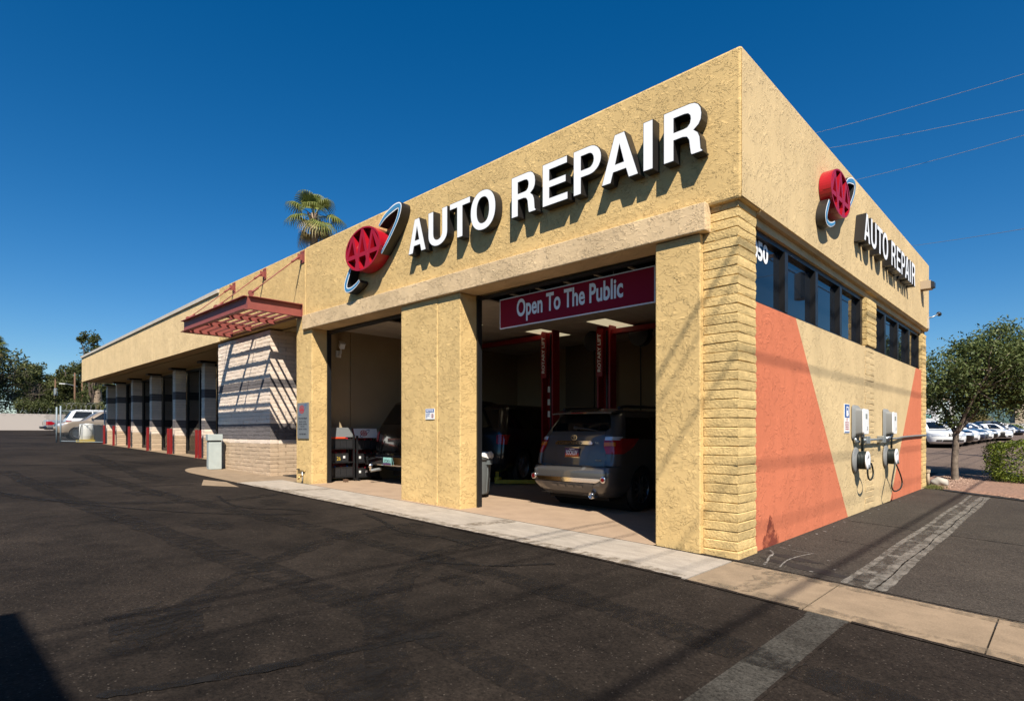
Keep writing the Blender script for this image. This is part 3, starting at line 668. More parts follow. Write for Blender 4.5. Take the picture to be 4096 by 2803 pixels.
part(MB().box(-33.2, -15.6, 3.36, 3.399, 2.72, 3.28), 'showroom_wall_band', 'wall_room')
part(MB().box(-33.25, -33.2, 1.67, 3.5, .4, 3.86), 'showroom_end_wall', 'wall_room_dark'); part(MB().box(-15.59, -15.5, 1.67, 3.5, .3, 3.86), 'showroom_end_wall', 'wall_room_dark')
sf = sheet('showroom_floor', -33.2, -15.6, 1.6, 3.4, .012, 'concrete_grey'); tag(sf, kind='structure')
m = sheet('threshold_strip', -34.3, -15.2, .95, 1.6, .016, 'concrete_tan'); tag(m, kind='structure')
# ================================================================ SIGNS
GLY = {
 'A': [[(0,0),(.265,0),(.335,.205),(.665,.205),(.735,0),(1,0),(.635,1),(.365,1)], [(.395,.375),(.605,.375),(.5,.73)]],
 'T': [[(0,1),(0,.825),(.36,.825),(.36,0),(.64,0),(.64,.825),(1,.825),(1,1)]],
 'I': [[(0,0),(1,0),(1,1),(0,1)]],
 'E': [[(0,0),(1,0),(1,.18),(.29,.18),(.29,.41),(.93,.41),(.93,.585),(.29,.585),(.29,.825),(.98,.825),(.98,1),(0,1)]],
 'O': [ell(.5,.5,.5,.52,44,2.2), ell(.5,.5,.235,.33,36,2.3)],
 'U': [[(0,1),(0,.34)]+[(.5-.5*math.cos(t), .34-.36*math.sin(t)**.9) for t in [i*math.pi/16 for i in range(1, 16)]]+[(1,.34),(1,1),(.72,1),(.72,.36)]+[(.5+.22*math.cos(t), .34-.175*math.sin(t)) for t in [i*math.pi/12 for i in range(1, 12)]]+[(.28,.36),(.28,1)]],
 'P': [[(0,0),(.29,0),(.29,.36),(.55,.36)]+[(.58+.42*math.sin(t), .68-.32*math.cos(t)) for t in [i*math.pi/14 for i in range(0, 15)]]+[(0,1)], [(.29,.53),(.29,.83),(.56,.83)]+[(.56+.16*math.sin(t), .68+.15*math.cos(t)) for t in [i*math.pi/8 for i in range(1, 8)]]+[(.56,.53)]],
 'R': [[(0,0),(.28,0),(.28,.395),(.50,.395),(.60,.37),(.65,.30),(.67,.16),(.69,.04),(.715,0),(1.0,0),(1.0,.03),(.955,.07),(.945,.17),(.93,.30),(.88,.40),(.79,.465),(.90,.53),(.96,.62),(.975,.73),(.955,.84),(.89,.93),(.80,.98),(.68,1),(0,1)], [(.28,.56),(.28,.825),(.54,.825),(.63,.81),(.68,.76),(.69,.70),(.67,.62),(.61,.57),(.53,.56)]],
}
def wall_letters(root, spec, z0, z1, frame):
    for ch, a, b in spec:
        lps = [[(a+(b-a)*u, z0+(z1-z0)*v) for u, v in lp] for lp in GLY[ch]]
        o = plate('letter', lps, .012, .150, 'sign_black', root, frame)
        plate('letter_face', lps, .150, .1535, 'letter_white', o, frame, offset=-.008, side=False)
s1 = empty('wall_sign', (-3, 0, 4.4), 0, 'big white AUTO REPAIR channel letters on the front wall above the bays', 'sign'); s1.location = (0,0,0)
wall_letters(s1, [('A',-5.643,-5.156),('U',-5.095,-4.605),('T',-4.552,-4.067),('O',-4.062,-3.518),('R',-3.2,-2.735),('E',-2.623,-2.187),('P',-2.099,-1.663),('A',-1.666,-1.14),('I',-1.083,-.95),('R',-.82,-.350)], 4.365, 4.935, FRONT)
s2 = empty('wall_sign', (0,0,0), 0, 'smaller white AUTO REPAIR channel letters on the side wall above the windows', 'sign')
k_ = .783; off = 4.333+5.643*k_
wall_letters(s2, [(c, off+a*k_, off+b*k_) for c, a, b in [('A',-5.643,-5.156),('U',-5.095,-4.605),('T',-4.552,-4.067),('O',-4.062,-3.518),('R',-3.2,-2.735),('E',-2.623,-2.187),('P',-2.099,-1.663),('A',-1.666,-1.14),('I',-1.083,-.95),('R',-.82,-.350)]], 4.375, 4.83, SIDE)
def emblem_shapes():
    # unit emblem about the disc centre: half width .59, half height .39
    ring = catmull([(.46,.32),(.64,.44),(.90,.52),(1.065,.53),(1.10,.47),(1.02,.30),(.80,.06),(.53,-.18)], 8), [.02,.045,.06,.052,.045,.038,.032,.022]
    tail = catmull([(-.52,-.26),(-.62,-.40),(-.69,-.54),(-.66,-.635),(-.52,-.655),(-.34,-.61),(-.20,-.545)], 8), [.035,.052,.055,.05,.042,.036,.028]
    return ring, tail
def strip_loop(P, ws, k=1., dx=0.):
    n_ = len(P); L_, R_ = [], []
    for i, p in enumerate(P):
        a = Vector(P[max(i-1, 0)]); b = Vector(P[min(i+1, n_-1)]); t = (b-a).normalized(); q = Vector((-t.y, t.x))
        f = i/(n_-1)*(len(ws)-1); j = min(int(f), len(ws)-2); w_ = (ws[j]+(ws[j+1]-ws[j])*(f-j))*k
        L_.append(tuple(Vector(p)+q*w_)); R_.append(tuple(Vector(p)-q*w_))
    return L_+R_[::-1]
def strip_plate(name, P, ws, k, T, w0, w1, mat, parent, frame, side=True):
    lp = T(strip_loop(P, ws, k)); n_ = len(lp)//2; L_, R_ = lp[:n_], lp[n_:][::-1]; m = MB()
    vs = [(u, v, w1) for u, v in L_]+[(u, v, w1) for u, v in R_]; fs = [(i, n_+i, n_+i+1, i+1) for i in range(n_-1)]
    if side:
        vs += [(u, v, w0) for u, v in L_]+[(u, v, w0) for u, v in R_]; q = 2*n_
        fs += [(i, i+1, q+i+1, q+i) for i in range(n_-1)]+[(n_+i, q+n_+i, q+n_+i+1, n_+i+1) for i in range(n_-1)]+[(0, q, q+n_, n_), (n_-1, 2*n_-1, q+2*n_-1, q+n_-1)]
    m.add([frame @ Vector(p) for p in vs], fs); return m.build(name, mat, parent)
def emblem(root, c, k, frame, wd=(.012, .19, .30)):
    T = lambda lp: [(c[0]+u*k, c[1]+v*k) for u, v in lp]
    ring, tail = emblem_shapes()
    for P, ws in (ring, tail):
        o = strip_plate('swoosh', P, ws, 1.12, T, wd[0], wd[1], 'sign_black', root, frame)
        strip_plate('swoosh_border', P, ws, 1.0, T, wd[1], wd[1]+.004, 'letter_white', o, frame, False)
        strip_plate('swoosh_band', P, ws, .6, T, wd[1]+.004, wd[1]+.008, 'sign_blue', o, frame, False)
    a, b = .59, .395
    disc = plate('disc_can', [T(ell(0,0,a*.985,b*.985,56))], wd[0], wd[2]-.10, 'emblem_red_deep', root, frame)
    plate('disc_rim', [T(ell(0,0,a,b,56)), T(ell(0,0,a*.93,b*.93,56))], wd[0]+.001, wd[2], 'emblem_red', disc, frame)
    # three tall letters A with shared feet and a common bar
    def clip(u): return b*.95*math.sqrt(max(0, 1-(u/(a*.95))**2))
    bars = []
    for cx, sp in ((-.335, .21), (0, .215), (.335, .21)):
        for s in (-1, 1):
            top = (cx, min(clip(cx)*.98, .36)); foot_u = cx+s*sp; foot = (foot_u, -clip(foot_u))
            d = (Vector(foot)-Vector(top)).normalized(); q = Vector((-d.y, d.x)); w0, w1 = .032, .048
            bars.append([tuple(Vector(top)+q*w0), tuple(Vector(top)-q*w0), tuple(Vector(foot)-q*w1), tuple(Vector(foot)+q*w1)])
    bars.append([(-.53, -.135), (.53, -.135), (.545, -.06), (-.545, -.06)])
    for i, lp in enumerate(bars):
        plate('emblem_stroke', [T(lp)], wd[2]-.099, wd[2]-.002-.0005*i, 'emblem_red', disc, frame)
e1 = empty('emblem_sign', (0,0,0), 0, 'round red AAA emblem with blue swoosh on the front wall', 'sign')
emblem(e1, (-6.93, 4.74), 1.0, FRONT, (.012, .19, .26))
e2 = empty('emblem_sign', (0,0,0), 0, 'red AAA emblem with blue swoosh on the side wall', 'sign')
emblem(e2, (3.02, 4.70), .80, SIDE, (.012, .125, .165))
# red banner hung inside the right bay
bn = empty('hanging_banner', (0,0,0), 0, 'dark red Open To The Public banner hung in the right bay', 'banner')
BF = Matrix.Translation((-1.26, .46, 2.95)) @ Matrix.Rotation(R(0.0), 4, 'Z') @ FRONT
MB().box(-4.04, -1.27, .45, .46, 2.985, 3.455).build('banner_panel', 'letter_white', bn)
MB().box(-4.022, -1.288, .444, .4495, 3.003, 3.437).build('banner_face', 'banner_red', bn)
text('banner_lettering', 'Open To The Public', (-3.66, 3.045, -1.74, 3.40), -.444, 'letter_white', bn, FRONT, (0,0,0), .026, .004)
for x in (-3.4, -1.9): MB().tube([(x, .455, 3.455), (x, .455, 3.74)], .006, 6).build('chain', 'wire_grey', bn)
# hours plaque and notice
hp = empty('hours_plaque', (0,0,0), 0, 'grey metal plaque with opening hours on the left pier', 'sign')
MB().box(-9.96, -9.44, -.045, -.022, 1.215, 2.005).build('plaque_panel', 'sign_silver', hp, bevel=.004)
def small_logo(parent, c, k, frame, w, red='ink_red', sw='ink_blue', bg=None):
    T = lambda lp: [(c[0]+u*k, c[1]+v*k) for u, v in lp]
    plate('logo_disc', [T(ell(0,0,.59,.47,32)), T(ell(0,0,.50,.39,32))], w, w+.002, red, parent, frame, side=False)
    bars = []
    for cx in (-.27, 0, .27):
        for s in (-1, 1): bars.append([(cx-.035, .36 if cx == 0 else .31), (cx+.035, .36 if cx == 0 else .31), (cx+s*.16+.04, -.38), (cx+s*.16-.04, -.38)])
    bars.append([(-.5, -.14), (.5, -.14), (.5, -.06), (-.5, -.06)])
    for i, lp in enumerate(bars): plate('logo_stroke', [T(lp)], w, w+.0022+.0002*i, red, parent, frame, side=False)
    ring, tail = emblem_shapes()
    for P, ws in (ring, tail): strip_plate('logo_swoosh', P, ws, .8, T, w, w+.0018, sw, parent, frame, False)
small_logo(hp, (-9.74, 1.86), .19, FRONT, .045)
for s, z0, z1, hw in (('AAA Auto Repair', 1.635, 1.685, .20), ('Monday - Friday', 1.57, 1.605, .16), ('7:00 AM - 6:00 PM', 1.52, 1.55, .18), ('Saturday', 1.465, 1.50, .09), ('8:00 AM - 4:30 PM', 1.41, 1.44, .18), ('602-708-3080', 1.30, 1.335, .15)):
    text('plaque_lettering', s, (-9.70-hw, z0, -9.70+hw, z1), .045, 'ink_dark', hp, FRONT, (0,0,0), .02, .002)
ns = empty('notice_sign', (0,0,0), 0, 'small white and blue NOTICE sign on the middle pier', 'sign')
MB().box(-5.325, -5.085, -.034, -.026, 1.572, 1.750).build('sign_panel', 'label_white', ns)
MB().box(-5.315, -5.095, -.0365, -.0342, 1.69, 1.742).build('sign_header', 'ink_blue', ns)
text('sign_lettering', 'NOTICE', (-5.30, 1.698, -5.11, 1.734), .0365, 'letter_white', ns, FRONT, (0,0,0), .03, .002)
for s, z in (('AUTHORIZED', 1.655), ('PERSONNEL', 1.625), ('ONLY', 1.595)): text('sign_lettering', s, (-5.312, z, -5.312+.011*len(s), z+.02), .034, 'ink_blue', ns, FRONT, (0,0,0), .02, .002)
plate('prohibition_ring', [ell(-5.135, 1.63, .032, .032, 20), ell(-5.135, 1.63, .024, .024, 20)], .034, .037, 'ink_red', ns, FRONT, side=False)
MB().box(-5.141, -5.129, -.0365, -.0342, 1.61, 1.65).build('figure', 'ink_dark', ns)
cs = empty('charging_sign', (0,0,0), 0, 'tall blue and white electric vehicle charging sign beside the chargers', 'sign')
MB().box(-.074, -.066, 4.10, 4.40, 1.345, 1.805).build('sign_panel', 'label_white', cs)
MB().box(-.0655, -.0635, 4.12, 4.38, 1.59, 1.795).build('sign_header', 'ink_blue', cs)
plate('pump_symbol', [[(4.20, 1.61), (4.31, 1.61), (4.31, 1.765), (4.20, 1.765)], [(4.22, 1.70), (4.29, 1.70), (4.29, 1.745), (4.22, 1.745)]], -.0635, -.0615, 'letter_white', cs, SIDE, side=False)
plate('hose_symbol', [strip_loop(catmull([(4.31,1.64),(4.34,1.65),(4.345,1.72),(4.325,1.76)], 5), [.008, .008])], -.0635, -.0615, 'letter_white', cs, SIDE, side=False)
plate('prohibition_ring', [ell(4.25, 1.56, .03, .025, 20), ell(4.25, 1.56, .021, .017, 20)], -.066, -.0635, 'ink_red', cs, SIDE, side=False)
for s, z in (('EXCEPT FOR', 1.50), ('ELECTRIC', 1.465), ('VEHICLE', 1.43), ('CHARGING', 1.395)): text('sign_lettering', s, (4.15, z, 4.35, z+.024), -.066, 'ink_red', cs, SIDE, (0,0,0), .02, .002)
MB().box(-.0655, -.0635, 4.12, 4.38, 1.355, 1.368).build('sign_stripe', 'ink_blue', cs)

# ================================================================ AWNING
aw = empty('steel_awning', (0,0,0), 0, 'rust red steel slat awning hung from rods over the block wall', 'awning')
X0, X1, Y0 = -13.85, -9.84, -1.18
def channel_x(name, x0, x1, y, s): # C-channel along x: web + two flanges
    m = MB().box(x0, x1, y, y+.012, 3.925, 4.175); m.box(x0, x1, min(y, y+s*.08), max(y, y+s*.08), 4.1755, 4.19); m.box(x0, x1, min(y, y+s*.08), max(y, y+s*.08), 3.91, 3.9245); return m.build(name, 'rust_red', aw)
def channel_y(name, x, y0, y1, s, z0=3.925, z1=4.175, fl=.08):
    m = MB().box(x, x+.012, y0, y1, z0, z1); m.box(min(x, x+s*fl), max(x, x+s*fl), y0, y1, z1+.0005, z1+.015); m.box(min(x, x+s*fl), max(x, x+s*fl), y0, y1, z0-.015, z0-.0005); return m.build(name, 'rust_red', aw)
channel_x('front_beam', X0-.02, X1+.01, Y0, -1)
channel_y('side_beam', X1, Y0+.013, -.02, 1); channel_y('side_beam', X0, Y0+.013, -.02, -1)
for x in (-12.52, -11.18): channel_y('cross_beam', x, Y0+.013, -.03, 1, 3.94, 4.05, .03)
ysl = [-1.03+i*.194 for i in range(6)]
for a, b in ((X0+.013, -12.521), (-12.507, -11.181), (-11.167, X1-.001)):
    for y in ysl: MB().box(a, b, y, y+.040, 3.985, 4.025).build('slat', 'rust_red', aw)
for bx in (-9.78, -11.76, -13.70):
    b_ = MB().box(bx-.085, bx+.085, -.016, -.001, 5.10, 5.37).build('bracket', 'rust_red', aw)
    MB().box(bx-.012, bx+.012, -.12, -.017, 5.16, 5.29).build('bracket_lug', 'rust_red', b_)
    for dx in (-.06, .06):
        for dz in (5.13, 5.34): MB().lathe([(.014, -.030), (.014, -.016)], 6, (bx+dx, 0, dz), 'y').build('bolt', 'rust_red', b_)
    r_ = MB().tube([(bx, -.09, 5.22), (bx, Y0+.06, 4.26)], .011, 8).build('tie_rod', 'rust_red', aw, smooth=True)
    MB().tube([(bx, -.09, 5.22), (bx, -.26, 5.07)], .024, 8).build('turnbuckle', 'rust_red', r_, smooth=True); MB().tube([(bx, Y0+.06, 4.26), (bx, Y0+.2, 4.383)], .022, 8).build('turnbuckle', 'rust_red', r_, smooth=True)
    MB().lathe([(.06, -.012), (.06, .012)], 14, (bx, Y0+.05, 4.245), 'x').build('rod_lug', 'rust_red', r_)
for x in (X0+.006, X1+.006): MB().box(x-.05, x+.05, -.014, -.001, 3.93, 4.2).build('wall_plate', 'rust_red', aw)

# ================================================================ EV CHARGERS
def charger(y, label):
    r = empty('wall_charger', (-.074, y, 0), 0, label, 'charger', 'wall mounted vehicle chargers')
    # backplate flares out to a flat face
    def rr(cy, cz, hw, hh, x, rad):
        pts = []
        for qx, qy, a0 in ((hw-rad, hh-rad, 0), (-hw+rad, hh-rad, 90), (-hw+rad, -hh+rad, 180), (hw-rad, -hh+rad, 270)):
            for a in (0, 30, 60, 90): pts.append((x, cy+qx+rad*math.cos(R(a0+a)), cz+qy+rad*math.sin(R(a0+a))))
        return pts
    m = MB(); lv = [(.0, .205, .27, 1.52, .06), (.012, .215, .28, 1.52, .06), (.03, .20, .265, 1.52, .06), (.055, .17, .225, 1.525, .05), (.15, .16, .205, 1.53, .045)]
    vs = []
    for x, hw, hh, cz, rad in lv: vs += rr(0, cz, hw, hh, x, rad)
    k = 16; m.add(vs, [(a*k+i, a*k+(i+1) % k, (a+1)*k+(i+1) % k, (a+1)*k+i) for a in range(4) for i in range(k)]+[tuple(range(4*k, 5*k))]); h = m.build('housing', 'charger_grey', r, angle=40)
    f = MB(); f.add(rr(0, 1.53, .16, .205, .1502, .045)+rr(0, 1.53, .155, .20, .170, .04), [(i, (i+1) % 16, 16+(i+1) % 16, 16+i) for i in range(16)]+[tuple(range(16, 32))]); fo = f.build('face', 'charger_white', r, angle=40)
    MB().box(.1705, .172, -.05, .06, 1.575, 1.655).build('screen', 'screen_grey', fo)
    for q, (dy, dz) in enumerate(((.05, 1.395), (.08, 1.415), (.065, 1.44))): MB().lathe([(.012, .1702), (.012, .172)], 10, (0, dy, dz), 'x').build('indicator', 'sign_black', fo)
    MB().tube([(.105, .03, 1.335), (.105, .03, 1.26), (.10, .035, 1.05)], .018, 8).build('lead', 'cable_black', r, smooth=True)
    MB().tube([(.105, .03, 1.33), (.105, .03, 1.27)], .030, 8).build('cable_gland', 'galv', r, smooth=True)
    MB().tube([(.03, -.12, 1.26), (.035, -.10, 1.21), (.06, .0, 1.20)], .028, 8).build('elbow', 'galv', r, smooth=True)
    return r
def reel(y, label, loop):
    r = empty('cable_reel', (-.074, y, 0), 0, label, 'cable reel', 'cable reels under the chargers')
    m = MB(); prof = [(.001, .005), (.21, .006), (.22, .014), (.20, .035), (.12, .062), (.095, .07)]
    m.lathe([(rad*(1.0), h) for rad, h in prof], 28, (0, 0, .90), 'x', cap=False); b_ = m.build('back_dish', 'charger_grey', r, smooth=True)
    c = MB(); pts = []
    for i in range(5*28+1):
        t = 2*math.pi*i/28; pts.append((.068+.021*(i/28), .125*math.cos(t), .90+.135*math.sin(t)))
    c.tube(pts, .0125, 6); c.build('coiled_cable', 'cable_black', r, smooth=True)
    MB().lathe([(.10, .06), (.10, .17)], 20, (0, 0, .90), 'x').build('drum', 'dark_plastic', r, smooth=False)
    ho = MB(); ho.lathe([(.125, .176), (.146, .182), (.15, .19), (.14, .20), (.07, .202), (.055, .19), (.05, .176)], 28, (0, 0, .90), 'x', cap=False); ho.build('front_ring', 'charger_white', r, smooth=True)
    MB().tube([(.20, -.02, .87), (.215, .0, .80), (.21, .015, .765)], .018, 8).build('plug_holder', 'galv', r, smooth=True)
    MB().tube(catmull(loop, 8), .0135, 7).build('hanging_loop', 'cable_black', r, smooth=True)
    return r
charger(4.73, 'grey wall charger with white face next to the blue sign')
charger(6.88, 'grey wall charger with white face nearer the far corner')
reel(4.73, 'cable reel with short hanging loop below the nearer charger', [(.18, .10, .86), (.19, .22, .84), (.19, .34, .72), (.19, .33, .63), (.185, .20, .575), (.185, .05, .62), (.19, -.02, .74), (.18, .03, .82)])
reel(6.88, 'cable reel with long loop hanging low below the far charger', [(.17, -.10, .80), (.18, -.12, .72), (.185, -.30, .54), (.19, -.42, .38), (.19, -.28, .28), (.19, .02, .25), (.19, .36, .28), (.19, .50, .38), (.19, .34, .54), (.18, .08, .72), (.17, .04, .80)])
cd = empty('conduit_run', (0,0,0), 0, 'grey metal conduit with junction boxes between the chargers along the side wall', 'conduit')
MB().tube([(.0, 4.95, 1.225), (.0, 6.26, 1.232)], .020, 10).build('pipe', 'galv', cd, smooth=True)
MB().tube(catmull([(-.01, 6.44, 1.235), (-.02, 7.6, 1.235), (-.045, 8.6, 1.262), (-.045, 11.0, 1.29)], 8), .020, 10).build('flexible_pipe', 'galv', cd, smooth=True)
for y in (5.08, 6.25): MB().box(-.072, .035, y, y+.20, 1.165, 1.29).build('junction_box', 'galv', cd, bevel=.006)
MB().tube([(-.01, 6.62, 1.24), (.02, 6.78, 1.26), (.04, 6.84, 1.33)], .028, 8).build('elbow', 'galv', cd, smooth=True)
fl_ = empty('wall_light', (0,0,0), 0, 'small tan box light at the end of the side parapet', 'light')
MB().hexa([(.007,9.98,4.62),(.20,9.98,4.62),(.20,10.26,4.62),(.007,10.26,4.62)], [(.007,9.98,4.80),(.20,9.98,4.80),(.20,10.26,4.80),(.007,10.26,4.80)]).build('light_box', 'building_tan', fl_)
MB().hexa([(.2005,10.0,4.635),(.26,10.02,4.65),(.26,10.22,4.65),(.2005,10.24,4.635)], [(.2005,10.0,4.79),(.26,10.02,4.76),(.26,10.22,4.76),(.2005,10.24,4.79)]).build('light_lens', 'sign_black', fl_)
sp_ = empty('spot_light', (0,0,0), 0, 'dark swivel spotlight on the far corner of the building', 'light')
MB().tube([(.004, 10.95, 4.10), (.10, 10.98, 4.12), (.19, 11.05, 4.18)], .015, 8).build('arm', 'galv', sp_, smooth=True)
MB().lathe([(.02, -.07), (.045, -.04), (.05, .07), (.04, .08)], 14, (.20, 11.12, 4.20), 'y').build('lamp_head', 'dark_plastic', sp_, smooth=True)
MB().box(.001+.006, .03, 10.9, 11.0, 3.85, 4.14).build('back_box', 'coping', sp_)
dp_ = empty('drain_spout', (0,0,0), 0, 'tan drain pipe standing at the foot of the far corner', 'pipe')
MB().tube([(-.02, 11.16, .06), (-.02, 11.16, .42)], .035, 10).build('pipe', 'building_tan', dp_, smooth=True); MB().lathe([(.05, .38), (.05, .45)], 10, (-.02, 11.16, 0), 'z').build('pipe_cap', 'building_tan', dp_)
# hose tap at the left pier
tp = empty('hose_tap', (-9.72, -.02, G(-9.72, 0)), 0, 'rusty outdoor tap on a short pipe at the foot of the left pier', 'tap')
MB().tube([(0, -.02, 0), (0, -.02, .26)], .016, 8).build('riser', 'galv', tp, smooth=True); MB().tube([(-.20, -.02, .27), (.10, -.02, .27)], .016, 8).build('cross_pipe', 'brass', tp, smooth=True)
MB().tube([(0, -.02, .16), (.02, -.10, .15), (.03, -.13, .09)], .018, 8).build('spout', 'brass', tp, smooth=True); MB().lathe([(.035, -.02), (.035, .0)], 10, (-.2, -.02, .31), 'z').build('handle', 'dark_plastic', tp)
# ================================================================ GARAGE ROOM
part(MB().box(-9.999, -9.96, 1.3, 7.2, .1, 3.8), 'room_wall', 'wall_room')
part(MB().box(-9.95, -.36, 7.1, 7.2, 0, 3.8), 'room_wall', 'wall_room')
part(MB().box(-.36, -.31, .53, 7.1, -.05, 3.82), 'room_wall', 'wall_room')
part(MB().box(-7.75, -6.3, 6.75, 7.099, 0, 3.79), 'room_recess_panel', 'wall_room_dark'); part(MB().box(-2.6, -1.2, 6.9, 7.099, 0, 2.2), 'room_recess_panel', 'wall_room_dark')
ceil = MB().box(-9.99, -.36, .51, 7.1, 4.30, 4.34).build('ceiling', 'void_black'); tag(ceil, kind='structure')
tile_me = MB().box(-.292, .292, -.59, .59, 0, .015).build('tile', 'ceiling_tile'); tm = tile_me.data; bpy.data.objects.remove(tile_me)
CZ = 3.76
miss = {(5, 0), (6, 0), (9, 0), (10, 0), (11, 0), (12, 0), (13, 0), (9, 1), (14, 0), (3, 0), (8, 0)}
bars = MB()
for i in range(16):
    for j in range(6):
        x, y = -9.66+.6*i, 1.12+1.2*j
        if x > -.6 or y > 7.2: continue
        if (i, j) in miss or (i, j) in ((4, 1), (5, 3), (8, 3), (13, 2)): continue
        inst('tile', tm, ceil, (x, y, CZ))
for i in range(17): bars.box(-9.96+.6*i-.012, -9.96+.6*i+.012, .52, 7.09, CZ-.004, CZ+.02) if -9.96+.6*i < -.4 else None
for j in range(7): bars.box(-9.95, -.37, .52+1.2*j-.012, .52+1.2*j+.012, CZ-.0035, CZ+.0195) if .52+1.2*j < 7.09 else None
bars.build('grid_bars', 'ceiling_tile', ceil)
def panel_lamp(i, j, label):
    x, y = -9.66+.6*i, 1.12+1.2*j
    t = empty('ceiling_lamp', (x, y, CZ), 0, label, 'light', 'ceiling lamps in the garage')
    MB().box(-.29, .29, -.59, .59, .004, .06).build('lamp_frame', 'ceiling_tile', t); MB().box(-.24, .24, -.55, .55, -.004, .003).build('diffuser', 'lamp_panel', t)
panel_lamp(4, 1, 'flat ceiling lamp nearest the doorway of the garage'); panel_lamp(5, 3, 'flat ceiling lamp left of the nearer lift post'); panel_lamp(8, 3, 'flat ceiling lamp between the lift posts'); panel_lamp(13, 2, 'flat ceiling lamp at the right of the garage ceiling')
# dark duct in the open ceiling
tag(MB().tube(catmull([(-5.6, .9, 4.0), (-4.4, 1.0, 4.05), (-3.2, .95, 3.98), (-2.2, 1.1, 4.02)], 10), .14, 12).build('foil_duct', 'steel', smooth=True), 'crumpled foil duct in the open ceiling of the right bay', 'duct')
# lifts
def lift(x, y, label, sgn):
    t = empty('lift_post', (x, y, floor_z(x, y)), 0, label, 'car lift', 'two post lift columns')
    m = MB().box(-.18, .18, .08, .12, .03, 3.72); m.box(-.18, -.14, -.12, .079, .03, 3.72); m.box(.14, .18, -.12, .079, .03, 3.72); m.build('column', 'lift_red', t)
    MB().box(-.24, .24, -.2, .2, .012, .03).build('base_plate', 'lift_red', t)
    MB().box(-.12, .12, -.06, .06, .5, .95).build('carriage', 'dark_plastic', t); MB().box(-.02, .02, .0, .02, .95, 3.6).build('lift_chain', 'dark_plastic', t)
    MB().box(-.185, -.02, -.135, -.121, 2.55, 3.62).build('name_panel', 'lift_red', t)
    F2 = Matrix.Translation((-.065, -.136, 2.66)) @ FRONT @ Matrix.Rotation(R(90), 4, 'Z')
    text('panel_lettering', 'ROTARY LIFT', (0, 0, .86, .09), .002, 'letter_white', t, F2, (0,0,0), .03, .001)
    if sgn: MB().box(min(.19*sgn, 3.0*sgn), max(.19*sgn, 3.0*sgn), -.06, .10, 3.50, 3.60).build('cross_beam', 'lift_red', t)
    return t
l1 = lift(-6.45, 4.55, 'red lift post at the left, beside the black parked car', -1)
for dz in (1.62, 1.9, 2.2): MB().box(.02, .09, -.124, -.121, dz, dz+.14).build('sticker', 'label_white', l1)
arm = MB().hexa([(-.9,-.9,.05),(-.86,-1.02,.05),(.02,-.22,.05),(-.05,-.14,.05)], [(-.9,-.9,.14),(-.86,-1.02,.14),(.02,-.22,.14),(-.05,-.14,.14)]); arm.build('swing_arm', 'lift_yellow', l1)
MB().lathe([(.085, .14), (.085, .20), (.06, .21), (.06, .42), (.08, .43), (.08, .46)], 14, (-.84, -.93, 0)).build('arm_pad', 'lift_yellow', l1)
l2 = lift(-5.12, 4.95, 'red lift post behind the graphite car', 1)
for (x, y, lb) in ((-5.72, 5.3, 'left black hose reel under the garage ceiling'), (-4.45, 5.3, 'right black hose reel under the garage ceiling')):
    t = empty('hose_reel', (x, y, 3.52), 0, lb, 'hose reel', 'hose reels under the ceiling')
    MB().lathe([(.20, -.11), (.24, -.10), (.24, -.085), (.19, -.08), (.19, .08), (.24, .085), (.24, .10), (.20, .11)], 24, (0,0,0), 'y').build('spool', 'dark_plastic', t, angle=35)
    MB().box(-.05, .05, -.13, .13, .18, .235).build('mount', 'dark_plastic', t); MB().box(.18, .30, -.04, .04, .05, .2).build('guide', 'black_rubber', t)
    MB().tube([(.0, 0, -.2), (.01, 0, -1.2), (.0, 0, -2.05)], .014, 6).build('hose', 'black_rubber', t, smooth=True)
# workbench clutter along the back wall
wb = empty('work_bench', (-5.6, 6.5, .1), 0, 'dark work bench with tools at the back wall behind the lifts', 'work bench')
MB().box(-.9, .9, -.3, .3, .88, .93).build('bench_top', 'dark_plastic', wb)
for dx in (-.85, .8):
    for dy in (-.27, .22): MB().box(dx, dx+.05, dy, dy+.05, 0, .88).build('leg', 'dark_plastic', wb)
MB().box(-.6, -.1, -.2, .2, .931, 1.25).build('tool_box', 'black_frame', wb); MB().box(.1, .7, -.15, .2, .931, 1.14).build('tray', 'steel', wb)
bk = empty('tool_basket', (-1.15, 6.6, .05), 0, 'dark wire basket of tools against the back wall at right', 'basket')
MB().box(-.2, .2, -.2, .2, 0, 1.4).build('stand', 'dark_plastic', bk); MB().hexa([(-.16,-.16,1.41),(.16,-.16,1.41),(.16,.16,1.41),(-.16,.16,1.41)], [(-.2,-.2,1.72),(.2,-.2,1.72),(.2,.2,1.72),(-.2,.2,1.72)]).build('basket', 'black_frame', bk)
for dx in (-.1, .03, .12): MB().tube([(dx, 0, 1.5), (dx+.03, .02, 1.93)], .012, 6).build('tool', 'steel', bk)
# security camera on the wall of the left bay
sc_ = empty('security_camera', (-9.96, .98, 3.28), 0, 'white security camera inside the left bay', 'camera')
MB().box(-.04, -.0, -.06, .06, -.16, .0).build('mount_plate', 'charger_white', sc_); MB().tube([(0, 0, -.1), (.12, -.02, -.07), (.16, -.03, .04)], .025, 8).build('arm', 'charger_white', sc_, smooth=True)
T_ = Matrix.Translation((.2, -.04, .10)) @ Matrix.Rotation(R(18), 4, 'Y') @ Matrix.Rotation(R(-25), 4, 'Z')
m = MB().box(-.17, .2, -.06, .06, -.055, .055); m.v = [tuple(T_ @ Vector(p)) for p in m.v]; m.build('camera_body', 'charger_white', sc_, bevel=.01)
m = MB().box(-.19, .24, -.07, .07, .058, .07); m.v = [tuple(T_ @ Vector(p)) for p in m.v]; m.build('sun_shield', 'charger_white', sc_)
